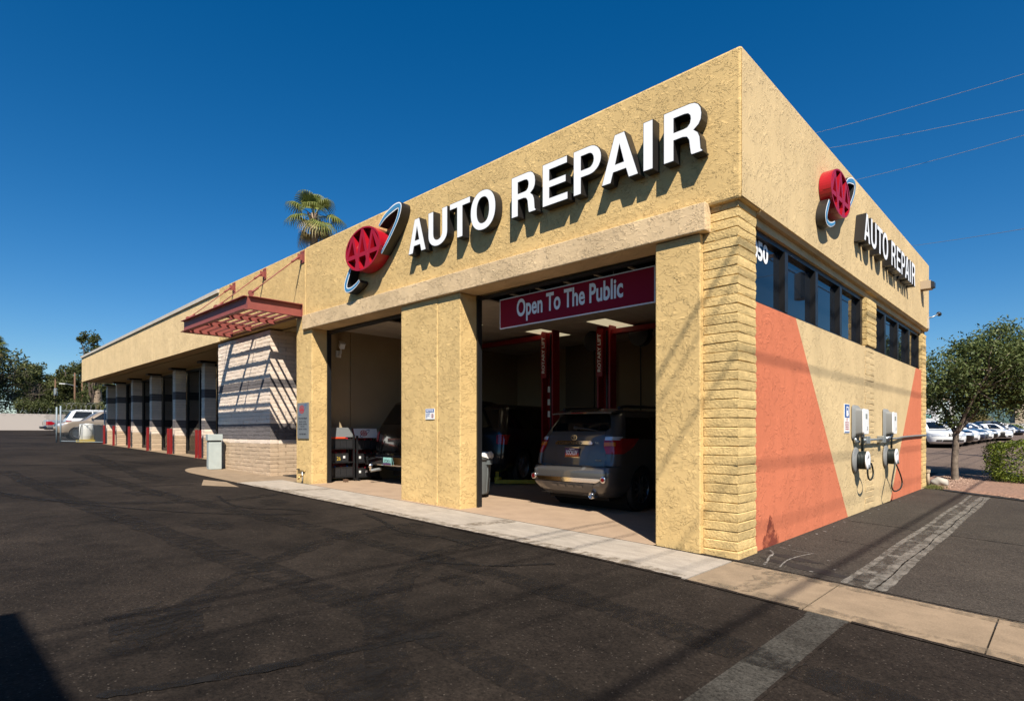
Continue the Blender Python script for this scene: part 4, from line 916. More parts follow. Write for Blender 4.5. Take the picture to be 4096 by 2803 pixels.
# ---------------------------------------------------------------- bins
tc = empty('garbage_can', (-5.62, 1.42, floor_z(-5.6, 1.4)+.012), R(10), 'grey wheeled plastic garbage can with white liner beside the middle pier', 'garbage can')
MB().lathe([(.20, .06), (.215, .08), (.265, .76), (.27, .78)], 20).build('can_body', 'grey_plastic', tc, smooth=True, angle=40)
for i in range(8):
    a = 2*math.pi*i/8; MB().tube([(.212*math.cos(a), .212*math.sin(a), .1), (.258*math.cos(a), .258*math.sin(a), .68)], .012, 6).build('rib', 'grey_plastic', tc)
MB().lathe([(.27, .70), (.29, .71), (.295, .80), (.28, .82)], 20, cap=False).build('rim', 'grey_plastic', tc, smooth=True)
m = MB(); n_ = 40; rnd = random.Random(3); vs_ = []
for rr_, zz in ((.268, .80), (.288, .842), (.305, .80), (.300, .745)):
    for j in range(n_): a = 2*math.pi*j/n_; q = rr_+rnd.uniform(-.006, .008); vs_.append((q*math.cos(a), q*math.sin(a), zz+rnd.uniform(-.02, .02)))
m.add(vs_, [(i*n_+j, i*n_+(j+1) % n_, (i+1)*n_+(j+1) % n_, (i+1)*n_+j) for i in range(3) for j in range(n_)]); m.build('liner', 'label_white', tc)
MB().box(.2, .32, -.05, .05, .62, .70).build('handle', 'grey_plastic', tc); MB().box(-.32, -.2, -.05, .05, .62, .70).build('handle', 'grey_plastic', tc)
for a in (20, 110, 200, 290): MB().lathe([(.04, -.016), (.04, .016)], 12, (.17*math.cos(R(a)), .17*math.sin(R(a)), .04), 'x').build('caster', 'black_rubber', tc)
MB().lathe([(.2, .05), (.21, .058)], 16).build('dolly', 'black_rubber', tc)
gb = empty('litter_bin', (-14.55, -.22, G(-14.55, 0)+.01), R(-10), 'tall pale green grey metal litter bin at the corner of the block wall', 'litter bin')
MB().box(-.22, .22, -.20, .20, 0, .93).build('bin_body', 'grey_metal', gb, bevel=.012); MB().box(-.165, .165, -.206, -.2005, .08, .86).build('bin_door', 'grey_metal', gb); MB().box(-.25, .25, -.23, .23, .985, 1.20).build('bin_hood', 'grey_metal', gb, bevel=.012); MB().box(-.2, .2, -.19, .19, .931, .984).build('bin_neck', 'sign_black', gb)
MB().box(.10, .14, -.212, -.2065, .45, .62).build('latch', 'galv', gb); gb.scale = (.8, .8, .8)
MB().box(-.2505, -.247, -.1, .1, 1.02, 1.13).build('flap', 'sign_black', gb)
# ---------------------------------------------------------------- battery racks
def battery(x, y, z, w, h, label, term='terminal_red', sticker=False, rz=0., num=None):
    b = empty('car_battery', (x, y, z), rz, label, 'battery', 'car batteries on the racks')
    MB().box(-w/2, w/2, -.085, .085, 0, h*.86).build('case', 'dark_plastic', b, bevel=.004); MB().box(-w/2-.004, w/2+.004, -.088, .088, h*.862, h).build('lid', 'sign_black', b, bevel=.004)
    MB().lathe([(.014, h), (.012, h+.03)], 8, (-w*.3, -.04, 0)).build('terminal', term, b); MB().lathe([(.014, h), (.012, h+.022)], 8, (w*.3, -.04, 0)).build('terminal', 'sign_black', b)
    if sticker: MB().box(-w*.35, -w*.02, -.0875, -.0855, h*.42, h*.70).build('sticker', 'label_white', b)
    if num: text('chalk_number', num, (-w*.30, h*.2, w*.30, h*.62), .0855, 'gold_ink', b, FRONT, (0,0,0), .0, .002)
    return b
def rack(y0, y1, label, topmat, logo):
    # stands against the left wall and faces the bay
    x = -9.78; z0 = floor_z(x, y0)+.012; wd = y1-y0
    r = empty('battery_rack', (x, (y0+y1)/2, z0), R(90), label, 'rack', 'battery racks in the left bay')
    for sx in (-1, 1):
        for dy in (-.16, .13): MB().box(sx*(wd/2-.02)-.02, sx*(wd/2-.02)+.02, dy, dy+.03, 0, 1.05).build('post', 'black_frame', r)
        MB().box(sx*(wd/2-.02)-.02, sx*(wd/2-.02)+.02, -.26, .16, 0, .03).build('foot', 'black_frame', r)
    for z in (.06, .40, .72): MB().box(-wd/2+.042, wd/2-.042, -.165, .129, z, z+.025).build('shelf', 'black_frame', r)
    MB().box(-wd/2, wd/2, .161, .17, .05, 1.22).build('back_panel', 'lift_red', r)
    MB().hexa([(-wd/2,-.10,1.0),(wd/2,-.10,1.0),(wd/2,-.085,1.0),(-wd/2,-.085,1.0)], [(-wd/2,-.02,1.22),(wd/2,-.02,1.22),(wd/2,-.005,1.22),(-wd/2,-.005,1.22)]).build('header', topmat, r)
    if logo:
        F3 = Matrix.Translation((-.03, -.0615, 1.11)) @ Matrix.Rotation(R(-20), 4, 'X') @ FRONT
        small_logo(r, (-.04, 0.), .155, F3, .004, 'ink_red', 'ink_blue')
    return (lambda lx, lz: (x+.045, (y0+y1)/2+lx, z0+lz))
k1 = rack(.50, 1.20, 'battery rack with grey header nearest the left door jamb', 'sign_silver', False)
k2 = rack(1.25, 1.88, 'battery rack with white AAA logo header beside the black car', 'letter_white', True)
def batt(k, lx, lz, *a, **q): battery(*k(lx, lz), *a, rz=R(90), **q)
for i in range(4): batt(k1, -.235+.157*i, .745, .15, .21, ['leftmost', 'second', 'third', 'rightmost'][i]+' battery on the top shelf of the near rack')
for i in range(3): batt(k1, -.22+.17*i, .425, .16, .20, ['leftmost battery on the middle shelf of the near rack', 'battery chalked 26 on the middle shelf', 'right battery on the middle shelf of the near rack'][i], sticker=(i == 2), num='26' if i == 1 else None)
for i in range(4): batt(k1, -.235+.157*i, .085, .15, .22, ['leftmost battery with white sticker on the bottom shelf', 'second battery with blue cap on the bottom shelf', 'third battery on the bottom shelf of the near rack', 'rightmost battery on the bottom shelf of the near rack'][i], 'terminal_blue' if i in (1, 3) else 'terminal_red', sticker=(i == 0))
for r_, (lz, nm) in enumerate(((.745, 'top'), (.425, 'middle'), (.085, 'bottom'))):
    for i in range(3): batt(k2, -.18+.18*i, lz, .16, .20, ['left', 'centre', 'right'][i]+' battery on the '+nm+' shelf of the logo rack', sticker=(r_ > 0 and i < r_))
ob = MB().box(-9.70, -9.66, .62, .98, z_ := k1(0, .965)[2], z_+.035)
tag(ob.build('price_strip', 'orange_plastic'), 'bright orange strip below the grey rack header', 'strip')
tag(MB().box(-9.42, -9.32, .78, .86, floor_z(-9.3, 1)+.012, floor_z(-9.3, 1)+.08).build('wheel_chock', 'wood_pole'), 'small brown chock on the garage floor by the racks', 'chock')
# ---------------------------------------------------------------- red guard posts at the block piers
for k, px in enumerate(PX):
    nm = ['nearest the litter bin', 'at the second block pier', 'at the third block pier', 'at the fourth block pier', 'at the fifth block pier', 'at the last block pier'][k]
    for s, sd_ in ((1, 'right'), (-1, 'left')):
        x = px+.07 if s == 1 else px-.28
        if s == -1 and k > 1: continue
        g0 = G(x, 1)
        t = empty('guard_post', (x, .98, g0), 0, f'red steel guard post on the {sd_} side {nm}', 'bollard', 'red guard posts by the block piers')
        MB().box(-.05 if s > 0 else -.02, .05 if s > 0 else .02, -.015, .07, 0, 1.0).build('guard_plate', 'bollard_red', t, bevel=.006); MB().box(-.065, .065, -.03, .09, 0, .02).build('foot_plate', 'bollard_red', t)
# showroom lamps, banners and things behind the piers
for (x, y, ln, nm) in ((-22.3, 2.0, 1.6, 'tube lamp nearest the glass behind the first pier'), (-26.4, 2.0, 1.5, 'tube lamp nearest the glass behind the second pier'), (-21.6, 2.9, 1.6, 'deeper tube lamp behind the first pier'), (-25.6, 2.9, 1.5, 'deeper tube lamp behind the second pier'), (-29.9, 2.1, 1.5, 'tube lamp behind the third pier')):
    t = empty('tube_lamp', (x, y, 3.66), 0, 'lit '+nm+' of the low wing', 'light', 'showroom tube lamps')
    MB().box(-ln/2, ln/2, -.07, .07, .03, .10).build('lamp_body', 'charger_white', t); MB().tube([(-ln/2+.02, 0, .015), (ln/2-.02, 0, .015)], .045, 8).build('tube', 'lamp_tube', t)
for (x, y, z, w_, h_, s, lb) in ((-23.5, 1.9, 3.25, .4, .42, None, 'plain red banner hung behind the nearest pier'), (-26.7, 1.9, 3.26, .55, .40, 'ECTED', 'red banner with white lettering behind the second pier'), (-29.8, 1.9, 3.30, .7, .40, 'SES', 'red banner with white lettering behind the third pier')):
    t = empty('red_banner', (x, y, z), 0, lb, 'banner'); MB().box(-w_/2, w_/2, 0, .012, 0, h_).build('banner_face', 'banner_red', t)
    MB().tube([(0, .006, h_), (0, .006, 3.8-z)], .006, 5).build('chain', 'wire_grey', t)
    if s: text('banner_lettering', s, (-w_*.4, .12, w_*.4, h_-.12), .0, 'letter_white', t, FRONT, (0,0,0), .03, .002)
for s, x, w_ in (('GHT', -32.3, 1.4), ('pecify', -28.6, 1.8)): text('wall_lettering', s, (x, 2.86, x+w_, 3.16), -3.36, 'ink_dark', B, FRONT, (0,0,0), .02, .003)
def drum(x, y, label, mat, lid=None, s=1.):
    t = empty('barrel', (x, y, G(x, y)+.016), 0, label, 'barrel')
    MB().lathe([(.24*s, 0), (.26*s, .03), (.26*s, .28*s), (.275*s, .30*s), (.26*s, .32*s), (.265*s, .58*s), (.28*s, .60*s), (.265*s, .62*s), (.26*s, .86*s), (.24*s, .88*s)], 20).build('barrel_body', mat, t, angle=30)
    if lid: MB().lathe([(.285*s, .84*s), (.29*s, .90*s), (.26*s, .915*s)], 24, cap=False).build('liner', lid, t)
drum(-23.6, 2.0, 'dark grey bin with pale liner behind the second pier', 'grey_plastic', 'label_white'); drum(-20.6, 2.1, 'dark blue barrel behind the nearest pier', 'paint_navy', 'label_white')
gc = empty('gas_can', (-20.15, 1.85, G(-20.1, 2.3)+.016), 0, 'low red fuel can on the floor behind the nearest pier', 'can')
MB().lathe([(.22, 0), (.24, .02), (.24, .22), (.14, .30), (.05, .32), (.05, .36)], 18).build('can_body', 'bollard_red', gc, angle=35); MB().tube([(-.12, 0, .30), (-.08, 0, .38), (.08, 0, .38), (.12, 0, .30)], .015, 6).build('handle', 'bollard_red', gc)
# ================================================================ VEHICLES
class Car:
    # body as a stack of plan outlines: level = (z, half width, y rear, y front, rear corner radius, front corner radius); forward is +y
    NR, NC, NS, NF = 5, 6, 22, 5
    def __init__(s, levels, dense=3):
        s.lv = []
        L = [tuple(map(float, q)) for q in levels]
        for i in range(len(L)-1):
            for j in range(dense):
                t = j/dense; s.lv.append(tuple(a+(b-a)*t for a, b in zip(L[i], L[i+1])))
        s.lv.append(L[-1]); s.L = L
    def at(s, z):
        L = s.L
        if z <= L[0][0]: return L[0]
        for a, b in zip(L, L[1:]):
            if z <= b[0]:
                t = (z-a[0])/(b[0]-a[0]+1e-9); return tuple(p+(q-p)*t for p, q in zip(a, b))
        return L[-1]
    def pt(s, lv, q):
        z, w, yr, yf, rr, rf = lv; rr = min(rr, w*.8); rf = min(rf, w*.8); br = .05*w; bf = .07*w
        if q <= 1: x = q*(w-rr); return x, yr+br*(x/w)**2
        yb = yr+br*((w-rr)/w)**2
        if q <= 2:
            a = (q-1)*math.pi/2; return w-rr+rr*math.sin(a), yb+rr*(1-math.cos(a))
        yfb = yf-bf*((w-rf)/w)**2
        if q <= 3: return w, yb+rr+(q-2)*(yfb-rf-yb-rr)
        if q <= 4:
            a = (q-3)*math.pi/2; return w-rf+rf*math.cos(a), yfb-rf+rf*math.sin(a)
        x = (5-q)*(w-rf); return x, yf-bf*(x/w)**2
    def qy(s, z, y):
        z, w, yr, yf, rr, rf = s.at(z); a = yr+.05*w+min(rr, w*.8); b = yf-.07*w-min(rf, w*.8); return 2+max(0., min(1., (y-a)/(b-a)))
    def qs(s):
        out = [i/s.NR for i in range(s.NR)]+[1+i/s.NC for i in range(s.NC)]+[2+i/s.NS for i in range(s.NS)]+[3+i/s.NC for i in range(s.NC)]+[4+i/s.NF for i in range(s.NF+1)]
        return out
    def body(s, arches=(), arch_r=.36, name='body', mat='paint_black', parent=None, zc=.34):
        qs = s.qs(); n = len(qs); ring = 2*n-2; vs = []
        for lv in s.lv:
            R_ = [s.pt(lv, q) for q in qs]
            pts = R_+[(-x, y) for x, y in R_[-2:0:-1]]
            vs += [(x, y, lv[0]) for x, y in pts]
        k = len(s.lv); fs = [(a*ring+i, a*ring+(i+1) % ring, (a+1)*ring+(i+1) % ring, (a+1)*ring+i) for a in range(k-1) for i in range(ring)]
        fs += [tuple(range(ring-1, -1, -1)), tuple(range((k-1)*ring, k*ring))]
        o = MB().add(vs, fs).build(name, mat, None)
        if arches:
            c = MB()
            for y in arches: c.lathe([(arch_r, -2), (arch_r, 2)], 28, (0, y, zc), 'x')
            co = c.build('tmp', mat); md = o.modifiers.new('cut', 'BOOLEAN'); md.object = co; md.operation = 'DIFFERENCE'; md.solver = 'FLOAT' if 'FLOAT' in [e.identifier for e in bpy.types.BooleanModifier.bl_rna.properties['solver'].enum_items] else 'FAST'
            dg = bpy.context.evaluated_depsgraph_get(); dg.update(); me = bpy.data.meshes.new_from_object(o.evaluated_get(dg))
            o.modifiers.clear(); old = o.data; o.data = me; bpy.data.meshes.remove(old); cm = co.data; bpy.data.objects.remove(co); bpy.data.meshes.remove(cm)
        me = o.data; me.polygons.foreach_set('use_smooth', [True]*len(me.polygons)); me.set_sharp_from_angle(angle=R(38))
        o.name = name; me.name = name; o.parent = parent
        return o
    def patch(s, name, rows, mat, parent, off=.006, side=1, n=10, both=False, thick=None):
        # rows: (z, q0, q1) from low to high; laid on the skin, raised by off along the local normal
        R2 = []
        for (a, b) in zip(rows, rows[1:]):
            m_ = max(1, int(abs(b[0]-a[0])/.05))
            for j in range(m_): t = j/m_; R2.append(tuple(p+(q-p)*t for p, q in zip(a, b)))
        R2.append(rows[-1]); m = MB()
        if both:
            for q_ in (1, -1): r_ = s.patch(name, rows, mat, parent, off, q_, n)
            return r_
        for sd in (side,):
            vs = []
            for z, q0, q1 in R2:
                lv = s.at(z)
                for i in range(n+1):
                    q = q0+(q1-q0)*i/n; sg = sd
                    if q < 0: q = -q; sg = -sd
                    if q > 5: q = 10-q; sg = -sd
                    x, y = s.pt(lv, q); e = 1e-3
                    xa, ya = s.pt(lv, max(0, q-e)); xb, yb = s.pt(lv, min(5, q+e)); t = Vector((xb-xa, yb-ya, 0))
                    lu = s.at(min(z+.02, s.L[-1][0])); ld = s.at(max(z-.02, s.L[0][0])); xu, yu = s.pt(lu, q); xd, yd = s.pt(ld, q); u = Vector((xu-xd, yu-yd, lu[0]-ld[0]))
                    nn = t.cross(u); nn.normalize()
                    p = Vector((x, y, z))+nn*off; vs.append((sg*p.x, p.y, p.z))
            w_ = n+1; fs = [(r*w_+i, r*w_+i+1, (r+1)*w_+i+1, (r+1)*w_+i) for r in range(len(R2)-1) for i in range(n)]
            if sd < 0: fs = [f[::-1] for f in fs]
            m.add(vs, fs)
        return m.build(name, mat, parent, smooth=True)
def wheel(parent, x, y, r=.36, w=.23, rim='steel', spokes=5, s=1):
    wo = empty('wheel', (x, y, r)); wo.parent = parent
    MB().lathe([(r*.66, -w/2), (r*.93, -w/2), (r*.985, -w*.38), (r, -w*.2), (r, w*.2), (r*.985, w*.38), (r*.93, w/2), (r*.66, w/2), (r*.66, -w/2)], 28, (0,0,0), 'x', cap=False).build('tyre', 'black_rubber', wo, smooth=True, angle=40)
    m = MB().lathe([(r*.70, s*w*.40), (r*.655, s*w*.42), (r*.63, s*w*.30), (r*.60, s*w*.05), (.001, s*w*.05)], 28, (0,0,0), 'x', cap=False); 
    for k in range(spokes):
        a = 2*math.pi*k/spokes; ca, sa = math.cos(a), math.sin(a); hw = r*.07*(5/spokes)**.4
        q = [(.10*r, -hw), (.10*r, hw), (r*.66, hw*.8), (r*.66, -hw*.8)]
        f = [(s*w*.40, u*ca-v*sa, u*sa+v*ca) for u, v in q]; b = [(s*w*.26, u*ca-v*sa, u*sa+v*ca) for u, v in q]
        m.hexa(b, f)
    m.lathe([(r*.17, s*w*.25), (r*.17, s*w*.42), (.001, s*w*.43)], 14, (0,0,0), 'x', cap=False)
    m.build('rim', rim, wo, angle=40)
    return wo
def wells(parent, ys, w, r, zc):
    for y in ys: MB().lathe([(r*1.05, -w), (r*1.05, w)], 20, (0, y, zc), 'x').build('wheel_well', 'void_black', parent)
# ---------------------------------------------------------------- graphite SUV in the right bay (seen from behind)
def big_suv(loc, rz, label, paint='paint_graphite'):
    t = empty('parked_car', loc, rz, label, 'car')
    c = Car([(.26,.74,-2.10,2.2,.2,.3),(.36,.84,-2.24,2.3,.22,.35),(.46,.895,-2.33,2.36,.24,.4),(.60,.905,-2.345,2.38,.24,.45),(.70,.905,-2.34,2.38,.24,.45),(.765,.90,-2.30,2.37,.24,.45),(.785,.895,-2.20,2.36,.20,.45),
             (.95,.895,-2.17,2.30,.2,.5),(1.05,.89,-2.15,2.15,.2,.5),(1.12,.875,-2.13,1.55,.2,.5),(1.17,.86,-2.11,1.12,.2,.3),(1.30,.82,-2.06,.92,.2,.3),(1.36,.80,-2.02,.82,.2,.3),(1.52,.735,-1.90,.55,.2,.3),(1.66,.675,-1.80,.3,.2,.3),(1.72,.61,-1.72,.1,.2,.3),(1.75,.48,-1.6,-.1,.2,.3)])
    ax = (-1.32, 1.46)
    c.body(ax, .40, 'body', paint, t, .37); wells(t, ax, .80, .38, .37)
    c.patch('rear_window', [(1.36, -1.0, 1.0), (1.42, -1.25, 1.25), (1.62, -1.2, 1.2), (1.655, -1., 1.)], 'glass_car', t, .006, n=20)
    c.patch('side_window', [(1.22, c.qy(1.22,-1.75), c.qy(1.22,-.86)), (1.60, c.qy(1.6,-1.55), c.qy(1.6,-.80))], 'glass_car', t, both=True)
    c.patch('side_window', [(1.20, c.qy(1.2,-.80), c.qy(1.2,.04)), (1.61, c.qy(1.6,-.74), c.qy(1.6,.02))], 'glass_car', t, both=True)
    c.patch('side_window', [(1.20, c.qy(1.2,.10), c.qy(1.2,.95)), (1.60, c.qy(1.6,.08), c.qy(1.6,.38))], 'glass_car', t, both=True)
    c.patch('windshield', [(1.19, 4.2, 5.8), (1.64, 4.2, 5.8)], 'glass_car', t, n=14)
    for sd in (1, -1):
        tl = c.patch('taillight', [(.985, 1.02, 2.0), (1.10, .93, 2.10), (1.235, .96, 2.20)], 'lens_red', t, .014, sd, n=14)
        c.patch('amber_lens', [(1.11, .95, 1.5), (1.17, .95, 1.5)], 'lens_amber', tl, .019, sd, n=8)
        c.patch('clear_lens', [(1.205, .97, 1.75), (1.262, 1.0, 2.0)], 'lens_clear', tl, .018, sd, n=10)
        c.patch('bumper_corner', [(.78, 1.0, 1.9), (.90, 1.0, 2.02), (.978, 1.02, 2.06)], paint, t, .016, sd, n=10)
        rf_ = empty('reflector', (sd*.765, -2.31, .575)); rf_.parent = t
        MB().lathe([(.055, .0), (.058, -.03), (.045, -.035)], 20, (0,0,0), 'y').build('bezel', 'chrome', rf_, smooth=True); MB().lathe([(.034, -.034), (.034, -.040)], 16, (0,0,0), 'y').build('lens', 'lens_deep', rf_)
        MB().tube(catmull([(sd*.60, -1.62, 1.745), (sd*.625, -1.45, 1.79), (sd*.63, 0, 1.80), (sd*.60, .22, 1.75)], 6), .028, 8).build('roof_rail', 'sign_black', t, smooth=True)
        MB().box(sd*.46-.12 if sd > 0 else -.58, sd*.46+.12 if sd > 0 else -.34, -2.31, -2.30, .30, .31).build('tow_cover', 'sign_black', t)
    # silver lower bumper trim with dark steps
    c.patch('bumper_trim', [(.515, -.92, .92), (.535, -1.0, 1.0), (.57, -1.15, 1.15), (.585, -1.2, 1.2)], 'chrome', t, .018, n=24)
    c.patch('skid_plate', [(.36, -.66, .66), (.42, -.80, .80), (.50, -.86, .86)], 'skid_grey', t, .022, n=20)
    for x in (-.42, -.14, .14, .42): c.patch('skid_recess', [(.43, x-.09, x+.09), (.47, x-.11, x+.11)], 'paint_slate', t, .026, n=6)
    c.patch('ledge_glint', [(.767, -.95, .95), (.779, -.95, .95)], 'paint_silver', t, .012, n=20)  # silver strip paints the sunlit line along the bumper ledge
    c.patch('tailgate_seam', [(.79, -1.0, -.985), (1.34, -1.0, -.985)], 'sign_black', t, .003, n=2); c.patch('tailgate_seam', [(.79, .985, 1.0), (1.34, .985, 1.0)], 'sign_black', t, .003, n=2)
    # plate recess, chrome brow, badge
    c.patch('plate_recess', [(.86, -.44, .44), (1.12, -.56, .56)], 'paint_slate', t, .004, n=10)
    c.patch('brow', [(1.125, -.60, .60), (1.15, -.62, .62), (1.185, -.56, .56)], 'chrome', t, .030, n=12)
    RF = Matrix.Translation((0, -2.165, 0)) @ FRONT
    text('brow_lettering', 'HIGHLANDER', (-.30, 1.140, .25, 1.178), .030, 'sign_black', t, RF, (0,0,0), .03, .006)
    lp = empty('license_plate', (0, -2.172, 1.0)); lp.parent = t
    MB().box(-.155, .155, -.012, 0, -.078, .078).build('plate', 'plate_purple', lp, bevel=.004); MB().box(-.148, .148, -.0145, -.0122, -.074, -.035).build('plate_band', 'plate_sunset', lp)
    MB().box(-.148, .148, -.0142, -.0123, -.0345, -.012).build('plate_band', 'ink_red', lp)
    PF = Matrix.Translation((0,0,0)) @ FRONT
    text('plate_number', 'SOCALUV', (-.125, -.045, .125, .035), .0146, 'letter_white', lp, PF, (0,0,0), .02, .002); text('plate_state', 'ARIZONA', (-.06, .045, .06, .062), .0122, 'letter_white', lp, PF, (0,0,0), .02, .002)
    MB().box(-.162, .162, -.010, -.001, .079, .088).build('plate_frame', 'chrome', lp); MB().box(-.162, .162, -.010, -.001, -.088, -.079).build('plate_frame', 'chrome', lp)
    bd = plate('badge', [ell(0, 1.255, .068, .048, 30), ell(0, 1.255, .056, .037, 30)], .0, .018, 'chrome', t, Matrix.Translation((0, -2.105, 0)) @ FRONT)
    plate('badge_oval', [ell(0, 1.267, .030, .020, 24), ell(0, 1.267, .021, .012, 24)], .0, .017, 'chrome', bd, Matrix.Translation((0, -2.105, 0)) @ FRONT); plate('badge_oval', [ell(0, 1.255, .016, .040, 24), ell(0, 1.255, .008, .032, 24)], .0, .016, 'chrome', bd, Matrix.Translation((0, -2.105, 0)) @ FRONT)
    text('badge_lettering', 'V6', (.50, 1.15, .57, 1.182), .01, 'chrome', t, RF, (0,0,0), .02, .008); text('badge_lettering', '4WD', (.50, .865, .63, .893), .02, 'chrome', t, RF, (0,0,0), .02, .008, shear=.3); text('badge_lettering', 'TOYOTA', (-.70, 1.155, -.56, 1.18), .01, 'chrome', t, RF, (0,0,0), .03, .008)
    sp = MB(); k = 12
    for i in range(k+1):
        x = -.66+1.32*i/k; bow = .05*(x/.66)**2; 
        sp.v += [(x, -1.98+bow, 1.665-.2*bow), (x, -1.985+bow, 1.69-.2*bow), (x, -1.62+bow, 1.755), (x, -1.62+bow, 1.70)]
    for i in range(k):
        a = 4*i; sp.f += [(a, a+4, a+5, a+1), (a+1, a+5, a+6, a+2), (a, a+3, a+7, a+4)]; sp.m += [0]*3
    sp.f += [(0, 1, 2, 3), (4*k+3, 4*k+2, 4*k+1, 4*k)]; sp.m += [0]*2
    so = sp.build('spoiler', paint, t, angle=40); MB().box(-.17, .17, -1.99, -1.975, 1.674, 1.684).build('brake_light', 'lens_red', so)
    wp = empty('wiper', (-.02, -2.03, 1.42)); wp.parent = t
    MB().lathe([(.035, -.04), (.03, .02)], 12, (0,0,0), 'y').build('wiper_hub', 'dark_plastic', wp); MB().tube([(0, -.04, .0), (.28, -.015, -.025), (.46, -.0, -.05)], [.022, .014, .008], 6).build('wiper_arm', 'dark_plastic', wp, smooth=True)
    ex = MB().lathe([(.052, 0), (.055, -.20), (.045, -.205), (.042, -.05)], 18, (.48, -2.08, .30), 'y', cap=False); ex.build('exhaust_tip', 'chrome', t, smooth=True)
    MB().tube([(.48, -2.05, .30), (.45, -1.2, .28), (.3, -.3, .28)], .035, 8).build('exhaust_pipe', 'galv', t, smooth=True)
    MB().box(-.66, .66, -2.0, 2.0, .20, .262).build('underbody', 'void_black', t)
    for y in ax:
        for s in (1, -1): wheel(t, s*.775, y, .375, .235, 'paint_slate' if 1 else 'steel', 10, s)
    for s in (1, -1): c.patch('door_handle', [(1.02, c.qy(1.,-.62), c.qy(1.,-.42)), (1.05, c.qy(1.,-.62), c.qy(1.,-.42))], 'chrome', t, .025, s, 4); c.patch('door_handle', [(1.02, c.qy(1.,.35), c.qy(1.,.55)), (1.05, c.qy(1.,.35), c.qy(1.,.55))], 'chrome', t, .025, s, 4)
    return t
hx, hy = -3.47, 3.62
big_suv((hx, hy, floor_z(hx, 2.4)+.012), 0, 'graphite grey SUV with its tailgate to the open right bay').scale = (.94, .94, .965)
# ---------------------------------------------------------------- plainer cars
SUV_L = [(.28,.76,-2.2,2.2,.2,.3),(.42,.90,-2.36,2.38,.2,.4),(.60,.93,-2.40,2.42,.2,.45),(.80,.935,-2.38,2.42,.2,.45),(1.0,.93,-2.34,2.34,.2,.5),(1.08,.915,-2.32,2.1,.2,.5),(1.14,.895,-2.30,1.25,.2,.35),(1.2,.875,-2.27,1.08,.2,.3),(1.45,.79,-2.12,.72,.2,.3),(1.66,.70,-1.98,.42,.2,.3),(1.72,.62,-1.85,.2,.2,.3),(1.75,.45,-1.7,0,.2,.3)]
SED_L = [(.18,.72,-2.15,2.1,.2,.3),(.30,.86,-2.28,2.26,.2,.4),(.45,.895,-2.32,2.32,.25,.5),(.65,.90,-2.32,2.33,.25,.55),(.80,.885,-2.30,2.22,.25,.6),(.88,.86,-2.26,1.9,.25,.6),(.93,.82,-2.15,1.3,.3,.4),(.97,.79,-1.75,1.02,.3,.3),(1.05,.765,-1.60,.90,.2,.3),(1.22,.69,-1.25,.55,.2,.3),(1.36,.61,-.95,.22,.2,.3),(1.41,.52,-.78,.05,.2,.3),(1.43,.36,-.6,-.1,.2,.3)]
PROT = {}
